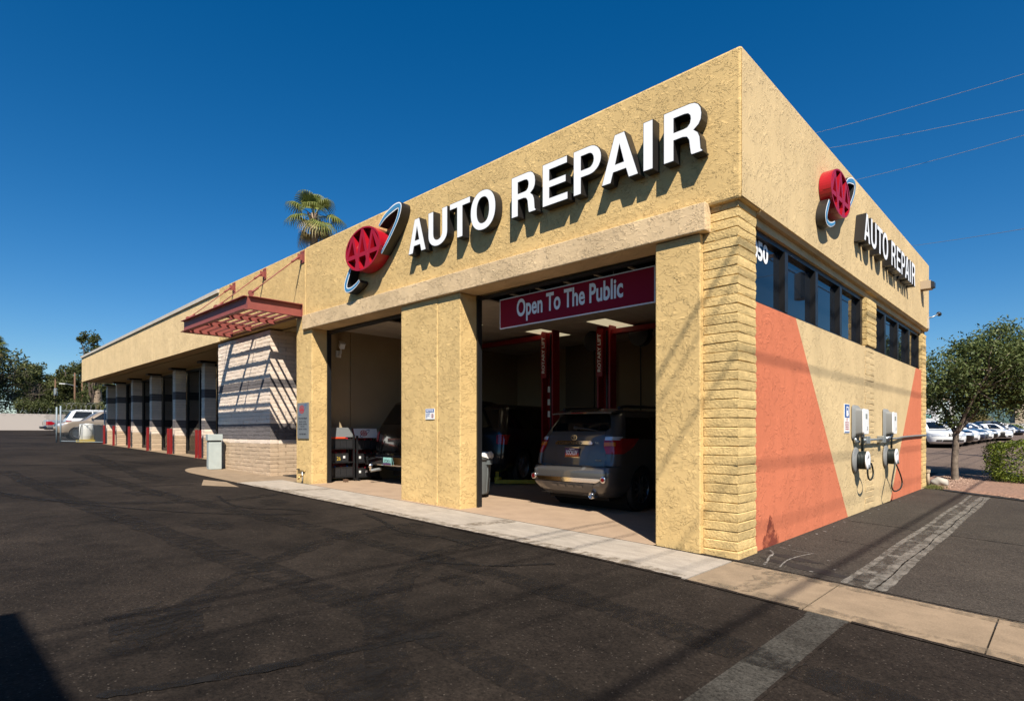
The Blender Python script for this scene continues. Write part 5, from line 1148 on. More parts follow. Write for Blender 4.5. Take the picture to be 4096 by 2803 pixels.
def simple_car(kind, paint, loc, rz, label, group=None, scale=(1,1,1), grille='kidney', face='front', rim='steel', cat='car'):
    key = (kind, paint, grille)
    t = empty('parked_car', loc, rz, label, cat, group); t.scale = scale
    if key in PROT:
        for ch in list(PROT[key].children): copy_tree(ch, t)
        return t
    PROT[key] = t
    sed = kind == 'sedan'; c = Car(SED_L if sed else SUV_L, 2); ax = (-1.38, 1.42) if sed else (-1.38, 1.46); wr = .325 if sed else .37
    c.body(ax, wr+.045, 'body', paint, t, wr); wells(t, ax, .76, wr, wr)
    if sed:
        c.patch('side_window', [(.985, c.qy(1,-1.25), c.qy(1,-.27)), (1.33, c.qy(1.33,-.78), c.qy(1.33,-.27))], 'glass_car', t, both=True)
        c.patch('side_window', [(.985, c.qy(1,-.21), c.qy(1,.88)), (1.33, c.qy(1.33,-.21), c.qy(1.33,.14))], 'glass_car', t, both=True)
        c.patch('windshield', [(.985, 4.1, 5.9), (1.35, 4.15, 5.85)], 'glass_car', t, n=14); c.patch('rear_window', [(1.0, -.9, .9), (1.34, -.9, .9)], 'glass_car', t, n=14)
    else:
        c.patch('side_window', [(1.21, c.qy(1.2,-2.02), c.qy(1.2,-.98)), (1.62, c.qy(1.6,-1.78), c.qy(1.6,-.95))], 'glass_car', t, both=True)
        c.patch('side_window', [(1.21, c.qy(1.2,-.92), c.qy(1.2,.04)), (1.63, c.qy(1.6,-.89), c.qy(1.6,.02))], 'glass_car', t, both=True)
        c.patch('side_window', [(1.21, c.qy(1.2,.10), c.qy(1.2,.98)), (1.62, c.qy(1.6,.08), c.qy(1.6,.42))], 'glass_car', t, both=True)
        c.patch('windshield', [(1.20, 4.15, 5.85), (1.65, 4.2, 5.8)], 'glass_car', t, n=14); c.patch('rear_window', [(1.22, -1., 1.), (1.62, -1., 1.)], 'glass_car', t, n=14)
    zl, zh = (.60, .74) if sed else (.82, .97)
    for s in (1, -1):
        c.patch('headlight', [(zl, 3.45, 4.42), (zl+.06, 3.3, 4.45), (zh, 3.15, 4.40)], 'lens_clear', t, .008, s, 12)
        c.patch('taillight', [(zl+.05, .62 if sed else .95, 1.9), (zh+.1, .60 if sed else .95, 2.02)], 'lens_red', t, .008, s, 10)
        m = MB().hexa([(s*.86,.70,zh+.30),(s*1.02,.72,zh+.30),(s*1.02,.82,zh+.30),(s*.86,.80,zh+.30)], [(s*.86,.72,zh+.42),(s*1.0,.74,zh+.42),(s*1.0,.80,zh+.42),(s*.86,.78,zh+.42)]); m.build('mirror', paint, t, bevel=.02)
    if grille == 'kidney':
        for s in (1, -1): c.patch('grille', [(zl-.02, 4.70, 4.965), (zl+.13, 4.64, 4.955)], 'sign_black', t, .012, s, 8)
        c.patch('air_intake', [(.30, 4.2, 5.8), (.40, 4.2, 5.8)], 'sign_black', t, .010, n=16)
        for s in (1, -1): c.patch('fog_lamp', [(.33, 3.7, 4.1), (.40, 3.7, 4.12)], 'sign_black', t, .010, s, 8)
    elif grille == 'spindle':
        c.patch('grille', [(.26, 4.35, 5.65), (.48, 4.62, 5.38), (.74, 4.45, 5.55)], 'sign_black', t, .012, n=16)
        for s in (1, -1): c.patch('fog_lamp', [(.30, 3.75, 4.12), (.42, 3.62, 4.05)], 'sign_black', t, .010, s, 8)
    else:
        c.patch('grille', [(zl-.02, 4.45, 5.55), (zh, 4.45, 5.55)], 'sign_black', t, .010, n=16); c.patch('air_intake', [(.46, 4.2, 5.8), (.58, 4.2, 5.8)], 'dark_plastic', t, .010, n=16)
    c.patch('rear_bumper', [(.46, -1.2, 1.2), (.60, -1.2, 1.2)], paint if sed else 'dark_plastic', t, .014, n=16)
    for y in ax:
        for s in (1, -1): wheel(t, s*(.765 if sed else .79), y, wr, .21, rim, 5, s)
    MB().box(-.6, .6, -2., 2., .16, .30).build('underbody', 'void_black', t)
    return t
# black SUV in the left bay with chrome bumper and tow ball
bs = simple_car('suv', 'paint_black', (-8.50, 3.98, floor_z(-8.5, 3)+.012), 0, 'black SUV with chrome bumper and tow ball in the left bay', None, (1.0, 1.03, 1.14), 'bar')
MB().hexa([(-.97,-2.54,.40),(.97,-2.54,.40),(.95,-2.30,.38),(-.95,-2.30,.38)], [(-.98,-2.56,.57),(.98,-2.56,.57),(.95,-2.30,.60),(-.95,-2.30,.60)]).build('chrome_bumper', 'chrome', bs, bevel=.02)
lp = empty('license_plate', (.02, -2.566, .49)); lp.parent = bs
MB().box(-.155, .155, -.01, 0, -.075, .075).build('plate', 'plate_teal', lp); MB().box(-.15, .15, -.0122, -.0101, -.072, -.03).build('plate_band', 'plate_purple', lp); text('plate_number', 'AYD4314', (-.13, -.03, .13, .04), .0101, 'ink_dark', lp, FRONT, (0,0,0), .01, .002)
MB().tube([(-.42, -2.45, .32), (-.42, -2.72, .30)], .03, 8).build('tow_bar', 'galv', bs); MB().lathe([(.022, .30), (.022, .35), (.04, .365), (.05, .395), (.04, .43), (.01, .445)], 14, (-.42, -2.72, 0)).build('tow_ball', 'chrome', bs, smooth=True)
MB().box(-.28, .28, -2.37, -2.34, .86, .94).build('tailgate_handle', 'chrome', bs, bevel=.01)
# black car on the left lift, deep in the bay
simple_car('suv', 'paint_dark', (-7.85, 5.2, floor_z(-8, 4)+.012), R(4), 'dark car deep in the garage behind the middle pier', None, (.95, .82, 1.08), 'bar')
# car lot
rowdir = math.atan2(-.85, .53)-math.pi/2
lotg = 'cars parked in the lot beyond the tree'
def lot_car(kind, paint, fx, fy, label, grille='kidney', rz=rowdir, sc=(1,1,1)):
    f = Vector((math.cos(rz+math.pi/2), math.sin(rz+math.pi/2))); L_ = 2.34*sc[1] if kind == 'sedan' else 2.42*sc[1]
    x, y = fx-f.x*L_, fy-f.y*L_
    return simple_car(kind, paint, (x, y, G(x, y)+.01), rz, label, lotg, sc, grille)
lot_car('sedan', 'paint_white', -2.0, 31.6, 'white sedan nearest the building corner, left of the tree trunk')
lot_car('sedan', 'paint_black', -2.05, 35.6, 'black sedan just behind the tree trunk, second in the row')
lot_car('sedan', 'paint_white', -2.1, 39.2, 'white sedan right of the trunk, third in the row')
lot_car('sedan', 'paint_navy', -2.1, 42.4, 'navy sedan fourth in the row beyond the tree')
lot_car('sedan', 'paint_bluegrey', -2.15, 45.2, 'blue grey sedan fifth in the row beyond the tree')
lot_car('sedan', 'paint_white', -2.1, 48.0, 'white sedan left of the black one, sixth in the row', 'kidney')
lot_car('sedan', 'paint_black', -2.1, 51.5, 'black sedan between two white cars in the lot')
lot_car('sedan', 'paint_white', -1.55, 56.5, 'white sedan with large dark spindle grille at the end of the row', 'spindle', rowdir-.1)
lot_car('suv', 'paint_slate', -2.4, 73.5, 'slate grey SUV behind the white end sedan', 'bar', rowdir+.05)
lot_car('suv', 'paint_white', -2.9, 86.5, 'white SUV behind the slate grey one', 'bar', rowdir+.1)
lot_car('sedan', 'paint_navy', -2.6, 99., 'small dark blue sedan farthest along the row', 'kidney', rowdir)
lot_car('suv', 'paint_silver', 3.5, 118., 'grey car by the right picture edge beyond the low stone wall', 'bar', rowdir+.9)
# vehicles in the fenced yard at left
yg = 'vehicles in the fenced yard'
g_ = G(-42.9, 2); s_ = simple_car('suv', 'paint_tan', (-42.95, 2.70, g_+.01), R(180), 'beige SUV behind the chain link fence, its headlight to the left', yg, (1.02, 1.05, 1.03), 'bar')
simple_car('suv', 'paint_white', (-46.3, 3.55, G(-46, 3)+.01), 0, 'white SUV behind the beige one, its red taillight to the left', yg, (1.0, 1.05, 1.1), 'bar')
def pickup(loc, rz, label):
    t = empty('pickup_truck', loc, rz, label, 'pickup', yg)
    c = Car([(.42,.8,-2.6,2.5,.1,.3),(.55,.93,-2.68,2.62,.1,.4),(.75,.96,-2.70,2.66,.1,.45),(1.0,.96,-2.70,2.62,.1,.5),(1.10,.95,-2.69,2.45,.1,.5),(1.16,.94,-2.68,1.5,.1,.4)], 2)
    ax = (-1.55, 1.7); c.body(ax, .44, 'body', 'paint_silver', t, .40); wells(t, ax, .78, .42, .4)
    cab = Car([(1.161,.90,-.55,1.25,.1,.3),(1.3,.87,-.5,1.1,.1,.3),(1.62,.76,-.35,.6,.12,.3),(1.75,.70,-.25,.35,.12,.3),(1.80,.55,-.1,.15,.1,.2)], 2); cab.body((), 0, 'cab', 'paint_silver', t)
    cab.patch('side_window', [(1.24, cab.qy(1.24,-.4), cab.qy(1.24,1.0)), (1.66, cab.qy(1.6,-.25), cab.qy(1.6,.4))], 'glass_car', t, both=True); cab.patch('rear_window', [(1.25, -.9, .9), (1.65, -.9, .9)], 'glass_car', t)
    for s in (1, -1): c.patch('taillight', [(.78, .97, 2.05), (.90, .97, 2.10), (1.06, .97, 2.05)], 'lens_red', t, .012, s, 10); c.patch('headlight', [(.8, 3.4, 4.4), (1.0, 3.4, 4.4)], 'lens_clear', t, .01, s, 10)
    MB().hexa([(-.95,-2.86,.50),(.95,-2.86,.50),(.95,-2.68,.48),(-.95,-2.68,.48)], [(-.96,-2.88,.68),(.96,-2.88,.68),(.95,-2.66,.70),(-.95,-2.66,.70)]).build('rear_bumper', 'chrome', t, bevel=.02)
    for y in ax:
        for s in (1, -1): wheel(t, s*.82, y, .40, .24, 'steel', 5, s)
    return t
pickup((-56.2, 4.0, G(-56, 4)+.01), 0, 'silver pickup truck at the block wall, only its tail in view')
# ================================================================ VEGETATION
def leaf_quad(m, p, size, rnd, asp=.45, up=None):
    d = Vector((rnd.gauss(0,1), rnd.gauss(0,1), rnd.gauss(0,.7))).normalized() if up is None else up
    n_ = d.cross(Vector((rnd.gauss(0,1), rnd.gauss(0,1), rnd.gauss(0,1)))).normalized(); s = size*rnd.uniform(.6, 1.3)
    a = p-d*s*.5; c = p+d*s*.5; b = p+n_*s*asp*.5; e = p-n_*s*asp*.5
    o = len(m.v); m.v += [tuple(a), tuple(b), tuple(c), tuple(e)]; m.f.append((o, o+1, o+2, o+3)); m.m.append(0)
def tree(name, base, label, fork, limbs, crown, nleaf, leafsize, mats=('bark_grey', 'leaf_tree'), tr=.11, seed=1, group=None, clumps=26, cat='tree', twigs=0, spread=.34, fill_in=.25):
    # crown: list of (centre, radii) ellipsoids; leaves gather in clumps so that gaps show
    rnd = random.Random(seed); b = Vector(base)
    t = empty(name, base, 0, label, cat, group)
    tk = MB(); fk = Vector(fork)
    tk.tube(catmull([(0,0,-.05), (fk.x*.3+rnd.uniform(-.03,.03), fk.y*.3, fk.z*.35), (fk.x*.8, fk.y*.8, fk.z*.75), tuple(fk)], 5), [tr*1.25]+[tr*(1-.25*i/15) for i in range(15)], 10)
    cl = []
    for i in range(clumps):
        c, r = crown[i % len(crown)]
        while True:
            v = Vector((rnd.uniform(-1,1), rnd.uniform(-1,1), rnd.uniform(-1,1)))
            if .25 < v.length < 1: break
        v *= (.82/v.length if v.length > .55 else 1) if rnd.random() < .8 else 1
        cl.append((Vector(c)+Vector((v.x*r[0], v.y*r[1], v.z*r[2])), rnd.uniform(.7, 1.25)))
    tips = []
    for i in range(limbs):
        c, r = crown[i % len(crown)]; a = 2*math.pi*(i+.3)/limbs
        e = Vector(c)+Vector((math.cos(a)*r[0]*.55, math.sin(a)*r[1]*.55, r[2]*rnd.uniform(-.1, .45)))
        mid = fk.lerp(e, .5)+Vector((rnd.uniform(-.1,.1), rnd.uniform(-.1,.1), -.08*r[2]))
        P = catmull([tuple(fk-Vector((0,0,tr))), tuple(mid), tuple(e)], 5); tk.tube(P, [tr*.72*(1-.75*k/(len(P)-1)) for k in range(len(P))], 7); tips.append((mid, e))
    for c, s in cl:
        a = min(tips, key=lambda q: (q[1]-c).length); st = a[0].lerp(a[1], rnd.uniform(.3, 1))
        tk.tube([tuple(st), tuple(st.lerp(c, .5)+Vector((rnd.uniform(-.05,.05), rnd.uniform(-.05,.05), .03))), tuple(c)], [tr*.22, tr*.14, tr*.06], 5)
    tk.build('trunk', mats[0], t, smooth=True)
    lf = MB(); rm = sum(c[1][0] for c in crown)/len(crown)
    for k in range(nleaf):
        if rnd.random() < fill_in:
            c, r = crown[k % len(crown)]
            v = Vector((rnd.gauss(0,.42), rnd.gauss(0,.42), rnd.gauss(0,.42))); v = v if v.length < .9 else v*(.9*rnd.random()/v.length); p = Vector(c)+Vector((v.x*r[0], v.y*r[1], v.z*r[2]))
        else:
            c, s = cl[k % len(cl)]; v = Vector((rnd.gauss(0,1), rnd.gauss(0,1), rnd.gauss(0,.75))); v = (v if v.length < 1.7 else v*(rnd.uniform(1., 1.7)/v.length))*(spread*s*rm*.55); p = c+v
        leaf_quad(lf, p, leafsize, rnd)
    for k in range(twigs):
        c, s = cl[rnd.randrange(len(cl))]; d = Vector((rnd.gauss(0,1), rnd.gauss(0,1), rnd.uniform(.0, 1.3))).normalized(); L_ = rm*rnd.uniform(.25, .5)
        for j in range(16):
            p = c+d*L_*(.3+j/16)+Vector((0,0,-.25*L_*(j/16)**2)); leaf_quad(lf, p+Vector((rnd.uniform(-.02,.02),)*3), leafsize*.9, rnd)
    lf.build('crown', mats[1], t)
    return t
tree('shade_tree', (.24, 13.49, .05), 'shade tree with forked grey trunk in the gravel bed at the building corner', (.02, -.02, 1.35), 5, [((.25,.1,2.65),(1.55,1.5,1.1)), ((.95,.4,3.05),(1.25,1.2,1.15))], 34000, .085, tr=.088, seed=4, clumps=95, twigs=90, spread=.30)
tree('shade_tree', (2.55, 15.6, .0), 'second shade tree at the right picture edge, its trunk out of view', (.0, 0, 1.3), 5, [((-.5,-.2,2.75),(1.5,1.4,1.2))], 15000, .085, tr=.1, seed=9, clumps=56, twigs=30)
def hedge(x0, x1, y0, y1, h, label):
    t = empty('hedge', ((x0+x1)/2, (y0+y1)/2, G(x0, y0)), 0, label, 'hedge'); rnd = random.Random(5); m = MB(); cx, cy, hz = (x1-x0)/2, (y1-y0)/2, h/2
    for k in range(15000):
        v = Vector((rnd.uniform(-1,1), rnd.uniform(-1,1), rnd.uniform(-1,1))); q = (abs(v.x)**5+abs(v.y)**5+abs(v.z)**5)**.2
        s = rnd.uniform(.80, 1.02)*(1+.05*math.sin(7*v.x+3*v.z)+.05*math.sin(9*v.y-5*v.z)); v = v/q*s
        leaf_quad(m, Vector((v.x*cx, v.y*cy, hz+v.z*hz)), .055, rnd, .6)
    m.build('foliage', 'leaf_hedge', t)
    c = MB(); 
    for i in range(7): c.tube([(rnd.uniform(-.6,.6)*cx, rnd.uniform(-.5,.5)*cy, 0), (rnd.uniform(-.8,.8)*cx, rnd.uniform(-.7,.7)*cy, h*.7)], [.025, .008], 5)
    c.build('stems', 'bark_dark', t)
hedge(.86, 3.4, 13.55, 14.75, 1.12, 'clipped green hedge in the gravel bed at the right picture edge')
def fan_palm(base, h, crown_r, label, tr=.2, seed=2, nfr=34, skirt=True, group=None, lean=0., seg=22):
    rnd = random.Random(seed); t = empty('fan_palm', base, 0, label, 'palm', group)
    pts = [(lean*(k/10)**2, 0, h*k/10) for k in range(11)]
    tk = MB(); tk.tube(pts, [tr*(1.15-.3*k/10) for k in range(11)], 12)
    for k in range(40): z = h*(k+.5)/40; tk.lathe([(tr*(1.16-.3*z/h), -.02), (tr*(1.19-.3*z/h), 0), (tr*(1.15-.3*z/h), .02)], 12, (lean*(z/h)**2, 0, z), cap=False)
    tk.build('trunk', 'bark_palm', t, smooth=True)
    cb = MB()
    for k in range(26):
        a = rnd.uniform(0, 6.28); z = h-crown_r*.42+rnd.uniform(0, crown_r*.42); cb.tube([(lean+tr*.7*math.cos(a), tr*.7*math.sin(a), z-.25), (lean+tr*1.7*math.cos(a), tr*1.7*math.sin(a), z+.12)], [.09, .03], 5)
    cb.build('boot_stubs', 'bark_dark', t)
    for grp, mat in ((0, 'leaf_palm'), (1, 'leaf_palm_dry')):
        m = MB()
        for k in range(nfr):
            el = -35+125*((k+.5)/nfr) if grp == 0 else rnd.uniform(-70, -20)
            if grp == 1 and k > nfr*.35: break
            az = k*2.399+grp; ce = math.cos(R(el)); dir_ = Vector((math.cos(az)*ce, math.sin(az)*ce, math.sin(R(el))))
            L_ = crown_r*(.55+rnd.uniform(-.06,.06))*(.75 if el > 60 else 1); o = Vector((lean, 0, h-.1*crown_r)); hub = o+dir_*L_
            m.tube([tuple(o), tuple(o.lerp(hub, .5)+Vector((0,0,.05*crown_r))), tuple(hub)], [.035, .028, .02], 4)
            side = dir_.cross(Vector((0,0,1))); side = side.normalized() if side.length > .05 else Vector((1,0,0)); upv = side.cross(dir_).normalized()
            fr = crown_r*.50*rnd.uniform(.85, 1.1)
            for s in range(seg):
                a = R(-100+200*s/(seg-1)); d = dir_*math.cos(a)+side*math.sin(a)
                p0 = hub; p1 = hub+d*fr*.55+upv*.05*fr; p2 = hub+d*fr*.9+Vector((0,0,-.22*fr)); p3 = hub+d*fr*1.02+Vector((0,0,-.62*fr*rnd.uniform(.7,1.2)))
                w_ = fr*.042; q = d.cross(upv).normalized()
                vs = [p0-q*w_*.2, p0+q*w_*.2, p1-q*w_, p1+q*w_, p2-q*w_*.6, p2+q*w_*.6, p3]
                m.add(vs, [(0,1,3,2), (2,3,5,4), (4,5,6)])
        m.build('fronds' if grp == 0 else 'dry_fronds', mat, t)
    return t
fan_palm((-39.8, 15.7, .9), 17.4, 2.35, 'tall fan palm rising above the roof beside the awning', .30, 3, 15)
# trees behind the yard wall
tg = 'trees behind the yard wall'
FAR = ('bark_dark', 'leaf_far'); PALE = ('bark_dark', 'leaf_far_pale')
def far_tree(x, y, h, r, label, mats=FAR, seed=1, n=7000, leaf=.34, cl=44, low=.35, z=None, sp=.36):
    z = G(x, y) if z is None else z
    tree('far_tree', (x, y, z), label, (0, 0, h*.3), 4, [((0,0,h*(.5+low*.25)),(r,r,h*.5*(1-low*.25))), ((r*.15,-r*.2,h*.72),(r*.7,r*.7,h*.26))], n, leaf, mats, .22, seed, tg, cl, 'tree', 0, sp)
far_tree(-91.0, .6, 10.0, 4.2, 'large dark green tree at the left picture edge behind the yard wall', FAR, 11, 11000, .36, 60)
far_tree(-100.6, 5.6, 9.2, 2.6, 'dense green tree right of the large one at the left edge', FAR, 12, 8000, .34, 44)
far_tree(-118, 9.3, 8.2, 3.6, 'paler round tree in the middle of the row behind the wall', PALE, 13, 7500, .42, 40)
far_tree(-123.2, 12.2, 8.6, 3.8, 'pale green tree behind the thin utility pole', PALE, 14, 7500, .42, 40)
far_tree(-112, 11.6, 8.8, 3.0, 'green tree left of the fan palm trunk behind the yard', PALE, 15, 7500, .36, 40)
far_tree(-101.4, 10.6, 9.8, 2.6, 'tall dark conifer like tree beside the fan palm behind the yard', FAR, 16, 7500, .32, 40)
far_tree(-94.0, 13.6, 8.2, 3.6, 'green tree under the eave end beside the low wing', PALE, 17, 7500, .34, 40)
far_tree(-72.9, 7.4, 11.6, 1.5, 'tree top showing above the low wing roof', FAR, 18, 4200, .26, 26)
far_tree(-86.5, 4.6, 3.8, 2.6, 'low dark shrub like tree just behind the middle of the wall', FAR, 21, 3600, .26, 26)
far_tree(-88, 9.5, 3.6, 2.6, 'low green shrub like tree behind the right end of the wall', PALE, 22, 3600, .26, 26)
# bare grey tree
def bare_tree(x, y, h, label):
    rnd = random.Random(8); z = G(x, y); t = empty('bare_tree', (x, y, z), 0, label, 'tree', tg); tk = MB(); tw = MB()
    def grow(p, d, L_, r_, lev):
        e = p+d*L_; mid = p+d*L_*.5+Vector((rnd.gauss(0,.06),)*3)*L_*.5
        (tk if lev < 3 else tw).tube([tuple(p), tuple(mid), tuple(e)], [r_, r_*.8, r_*.6], 6 if lev < 3 else 3, cap=False)
        if lev >= 6: return
        for k in range(3 if lev < 5 else 4):
            nd = (d+Vector((rnd.gauss(0,.55), rnd.gauss(0,.55), rnd.gauss(.1,.4)))).normalized(); grow(e if k else mid, nd, L_*rnd.uniform(.6,.82), r_*.55, lev+1)
    grow(Vector((0,0,-.2)), Vector((0,0,1)), h*.30, .22, 0)
    tk.build('trunk', 'bark_dark', t, smooth=True); tw.build('twigs', 'bark_grey', t)
bare_tree(-89.5, 3.0, 9.6, 'bare grey tree with fine twigs among the dark trees at left')
fan_palm((-88.5, 10.7, 1.8), 7.4, 1.6, 'fan palm with thick shaggy trunk under the end of the eave', .6, 6, 26, group=tg)
fan_palm((-85.2, .2, 1.6), 9.6, 1.8, 'fan palm cut by the left picture edge', .3, 7, 26, group=tg)
def upole(x, y, h, label, arm=True, can=True, r=.14):
    t = empty('utility_pole', (x, y, G(x, y)-.1), 0, label, 'utility pole', 'utility poles')
    MB().tube([(0,0,0), (0,0,h)], [r, r*.7], 10).build('pole', 'wood_pole', t, smooth=True)
    if arm: MB().box(-.06, .06, -1.1, 1.1, h-.6, h-.48).build('cross_arm', 'wood_pole', t)
    if can: MB().lathe([(.24, h-2.6), (.24, h-1.6), (.1, h-1.5)], 12, (.35, 0, 0)).build('transformer', 'galv', t)
    return t
upole(-104.7, 8.7, 7.4, 'thin wooden utility pole with transformer among the far trees', False, True)
upole(-94.0, 9.3, 7.6, 'wooden pole left of the fan palm trunk', False, False); p3 = upole(-95.7, 10.4, 6.8, 'wooden pole next to the fan palm trunk', False, False)
lm = upole(-94.5, 9.7, 5.6, 'pole carrying a street lamp arm among the far trees', False, False, .08); MB().tube([(0,0,5.8), (0,-1.2,6.1), (0,-1.6,6.1)], .05, 6).build('lamp_arm', 'galv', lm); MB().box(-.12, .12, -2.0, -1.4, 6.03, 6.15).build('lamp_head', 'label_white', lm)

# ================================================================ YARD AT LEFT
yw = empty('yard_wall', (-79.5, 0, 0), 0, 'grey concrete block wall at the end of the yard', 'wall')
zb = G(-79.5, 0)
MB().box(-.06, .10, -40, 25, zb-.3, zb+1.79).build('wall_core', 'mortar_white', yw)
wb_me = block_mesh(.395, .02, .19, 77, 'wall_block'); wb_me.materials.append(M['block_wall'])
wr = MB(); cnt = 0; near = []
for i in range(9):
    for j in range(160):
        y = -38+.4*j+(.2 if i % 2 else 0); near.append((abs(y+1.5), y, zb+.0+.2*i))
near.sort()
for d_, y, z in near[:260]: inst('wall_block', wb_me, yw, (.075+random.uniform(0, .006), y, z), (1,1,1), (0,0,R(90)))
for d_, y, z in near[260:]:
    wr.box(.08, .10+random.uniform(.0,.006), y, y+.392, z, z+.192)
tag(wr.build('far_wall_blocks', 'block_wall', yw), kind='stuff')
def coil(name, p0, p1, r, turns, label):
    p0, p1 = Vector(p0), Vector(p1); ax = (p1-p0).normalized(); u = ax.cross(Vector((0,0,1))).normalized(); v = Vector((0,0,1)); pts = []
    for i in range(turns*12+1):
        a = 2*math.pi*i/12; pts.append(tuple(p0.lerp(p1, i/(turns*12))+u*r*math.cos(a)+v*r*math.sin(a)))
    return tag(MB().tube(pts, .007, 3).build(name, 'wire_grey'), label, 'razor wire')
coil('razor_wire', (-79.5, -30, zb+2.1), (-79.5, 14, zb+2.1), .38, 60, 'coiled razor wire along the top of the yard wall')
fa, fb = Vector((-37.6, -.30, 0)), Vector((-34.95, 1.22, 0)); fz = G(-37, 0)
fn = empty('chain_link_fence', (0,0,0), 0, 'grey chain link fence between the yard and the low wing', 'fence')
fd = (fb-fa).normalized(); FL = (fb-fa).length
for q, hh in ((fa, 2.02), (fa+Vector((-.1,-.16,0)), 1.95), (fb, 1.9)): MB().tube([(q.x, q.y, G(q.x, q.y)), (q.x, q.y, G(q.x, q.y)+hh)], .038, 10).build('fence_post', 'post_grey', fn, smooth=True)
for z in (.08, 1.75): MB().tube([(fa.x, fa.y, G(fa.x, 0)+z), (fb.x, fb.y, G(fb.x, 0)+z)], .018, 6).build('fence_rail', 'post_grey', fn)
ch = MB(); ht = 1.66
n_ = int((FL+ht)/.12)
for i in range(n_):
    for s in (1, -1):
        a = i*.12; u0, u1 = (a-ht, a) if s == 1 else (a, a-ht); z0_, z1_ = 0., ht
        if u0 < 0: z0_ += -u0*(ht/abs(u1-u0)); u0c = 0
        else: u0c = u0
        pa = [u0, 0.]; pb = [u1, ht]
        def cl(p, q):
            if p[0] < 0: f = -p[0]/(q[0]-p[0]); return [0, p[1]+(q[1]-p[1])*f]
            if p[0] > FL: f = (FL-p[0])/(q[0]-p[0]); return [FL, p[1]+(q[1]-p[1])*f]
            return p
        if (pa[0] < 0 and pb[0] < 0) or (pa[0] > FL and pb[0] > FL): continue
        A_, B_ = cl(pa, pb), cl(pb, pa); w0 = fa+fd*A_[0]; w1_ = fa+fd*B_[0]
        ch.tube([(w0.x, w0.y, G(w0.x, 0)+.08+A_[1]), (w1_.x, w1_.y, G(w1_.x, 0)+.08+B_[1])], .0035, 3, cap=False)
tag(ch.build('chain_link', 'galv', fn), kind='stuff')
coil('razor_wire', (fa.x, fa.y, fz+2.0), (fb.x, fb.y, fz+1.95), .2, 9, 'coiled razor wire on top of the chain link fence')
wt = empty('white_tank', (-37.4, .84, G(-37.4, .8)+.005), 0, 'white plastic tank on a yellow base behind the fence', 'tank')
MB().lathe([(.32, .14), (.345, .17), (.345, .98), (.32, 1.03), (.1, 1.06)], 24).build('tank_body', 'tank_white', wt, smooth=True, angle=50); MB().box(-.42, .42, -.42, .42, 0, .13).build('tank_base', 'yellow_paint', wt)
for z in (.4, .7): MB().lathe([(.347, z-.015), (.353, z), (.347, z+.015)], 24, cap=False).build('tank_band', 'tank_white', wt)
MB().tube(catmull([(.1, -.1, 1.05), (.3, -.3, .9), (.36, -.36, .4), (.5, -.5, .05)], 6), .02, 6).build('tank_hose', 'black_rubber', wt, smooth=True)
bb = empty('black_dumpster', (-36.6, 1.55, G(-36.6, 1.5)+.005), R(-28), 'black plastic bin standing next to the white tank', 'bin')
MB().hexa([(-.4,-.35,.08),(.4,-.35,.08),(.4,.35,.08),(-.4,.35,.08)], [(-.48,-.42,.92),(.48,-.42,.92),(.48,.42,.92),(-.48,.42,.92)]).build('bin_body', 'dark_plastic', bb, bevel=.02); MB().box(-.5, .5, -.45, .45, .925, 1.0).build('bin_lid', 'sign_black', bb, bevel=.02); MB().box(-.25, .05, -.425, -.41, .70, .9).build('bin_label', 'label_white', bb)
for dx in (-.3, .3): MB().lathe([(.08, -.03), (.08, .03)], 12, (dx, -.3, .08), 'x').build('bin_wheel', 'black_rubber', bb)

# ================================================================ BACKGROUND AT RIGHT
gbld = empty('glass_showroom', (-7.5, 152, 0), 0, 'glass fronted showroom with tan columns beyond the car lot', 'building'); gbld.location = (0,0,0)
z0 = G(-8, 150)
MB().box(-13.6, -2.4, 155.0, 168, z0, z0+11).build('building_body', 'building_grey', gbld)
for i in range(4):
    for j in range(3): MB().box(-12.9+1.72*i, -12.9+1.72*i+1.6, 154.9, 154.99, z0+.6+2.9*j, z0+3.35+2.9*j).build('window', 'glass_teal', gbld)
MB().box(-5.9, -4.3, 154.2, 155, z0, z0+11.5).build('column', 'building_tan', gbld)
for i in range(6): MB().box(-4.1+.62*i, -3.75+.62*i, 154.4, 155, z0+4., z0+11.5).build('rib', 'building_tan', gbld)
MB().box(-4.2, -.3, 154.5, 154.98, z0, z0+3.9).build('base_wall', 'building_tan', gbld); MB().box(-13.4, -5.9, 154.3, 154.9, z0+9.4, z0+11.6).build('canopy', 'building_grey', gbld)
pb = empty('pale_building', (0,0,0), 0, 'pale low building behind the parked cars and tree trunk', 'building')
MB().box(-34, -15.5, 140, 150, G(-20,140), G(-20,140)+7).build('building_body', 'stone_white', pb); MB().box(-34.3, -15.2, 139.6, 140, G(-20,140)+6.4, G(-20,140)+7.3).build('parapet', 'building_tan', pb)
for i in range(5): MB().box(-32+3.3*i, -30+3.3*i, 139.9, 139.99, G(-20,140)+1.2, G(-20,140)+3.6).build('window', 'glass_teal', pb)
lw = empty('stone_wall', (0,0,0), 0, 'low white stone wall at the end of the car lot', 'wall'); zz = G(-2, 115)
MB().box(-8.2, 6, 128, 128.6, zz-.2, zz+1.95).build('wall_core', 'mortar_white', lw)
rnd = random.Random(2); st_me = block_mesh(.95, .1, .36, 5, 'stone'); st_me.materials.append(M['stone_white'])
for i in range(4):
    for j in range(14): inst('stone', st_me, lw, (-8.2+1.0*j+(.45 if i % 2 else 0), 127.93+rnd.uniform(-.02,.02), zz+.25+.38*i))
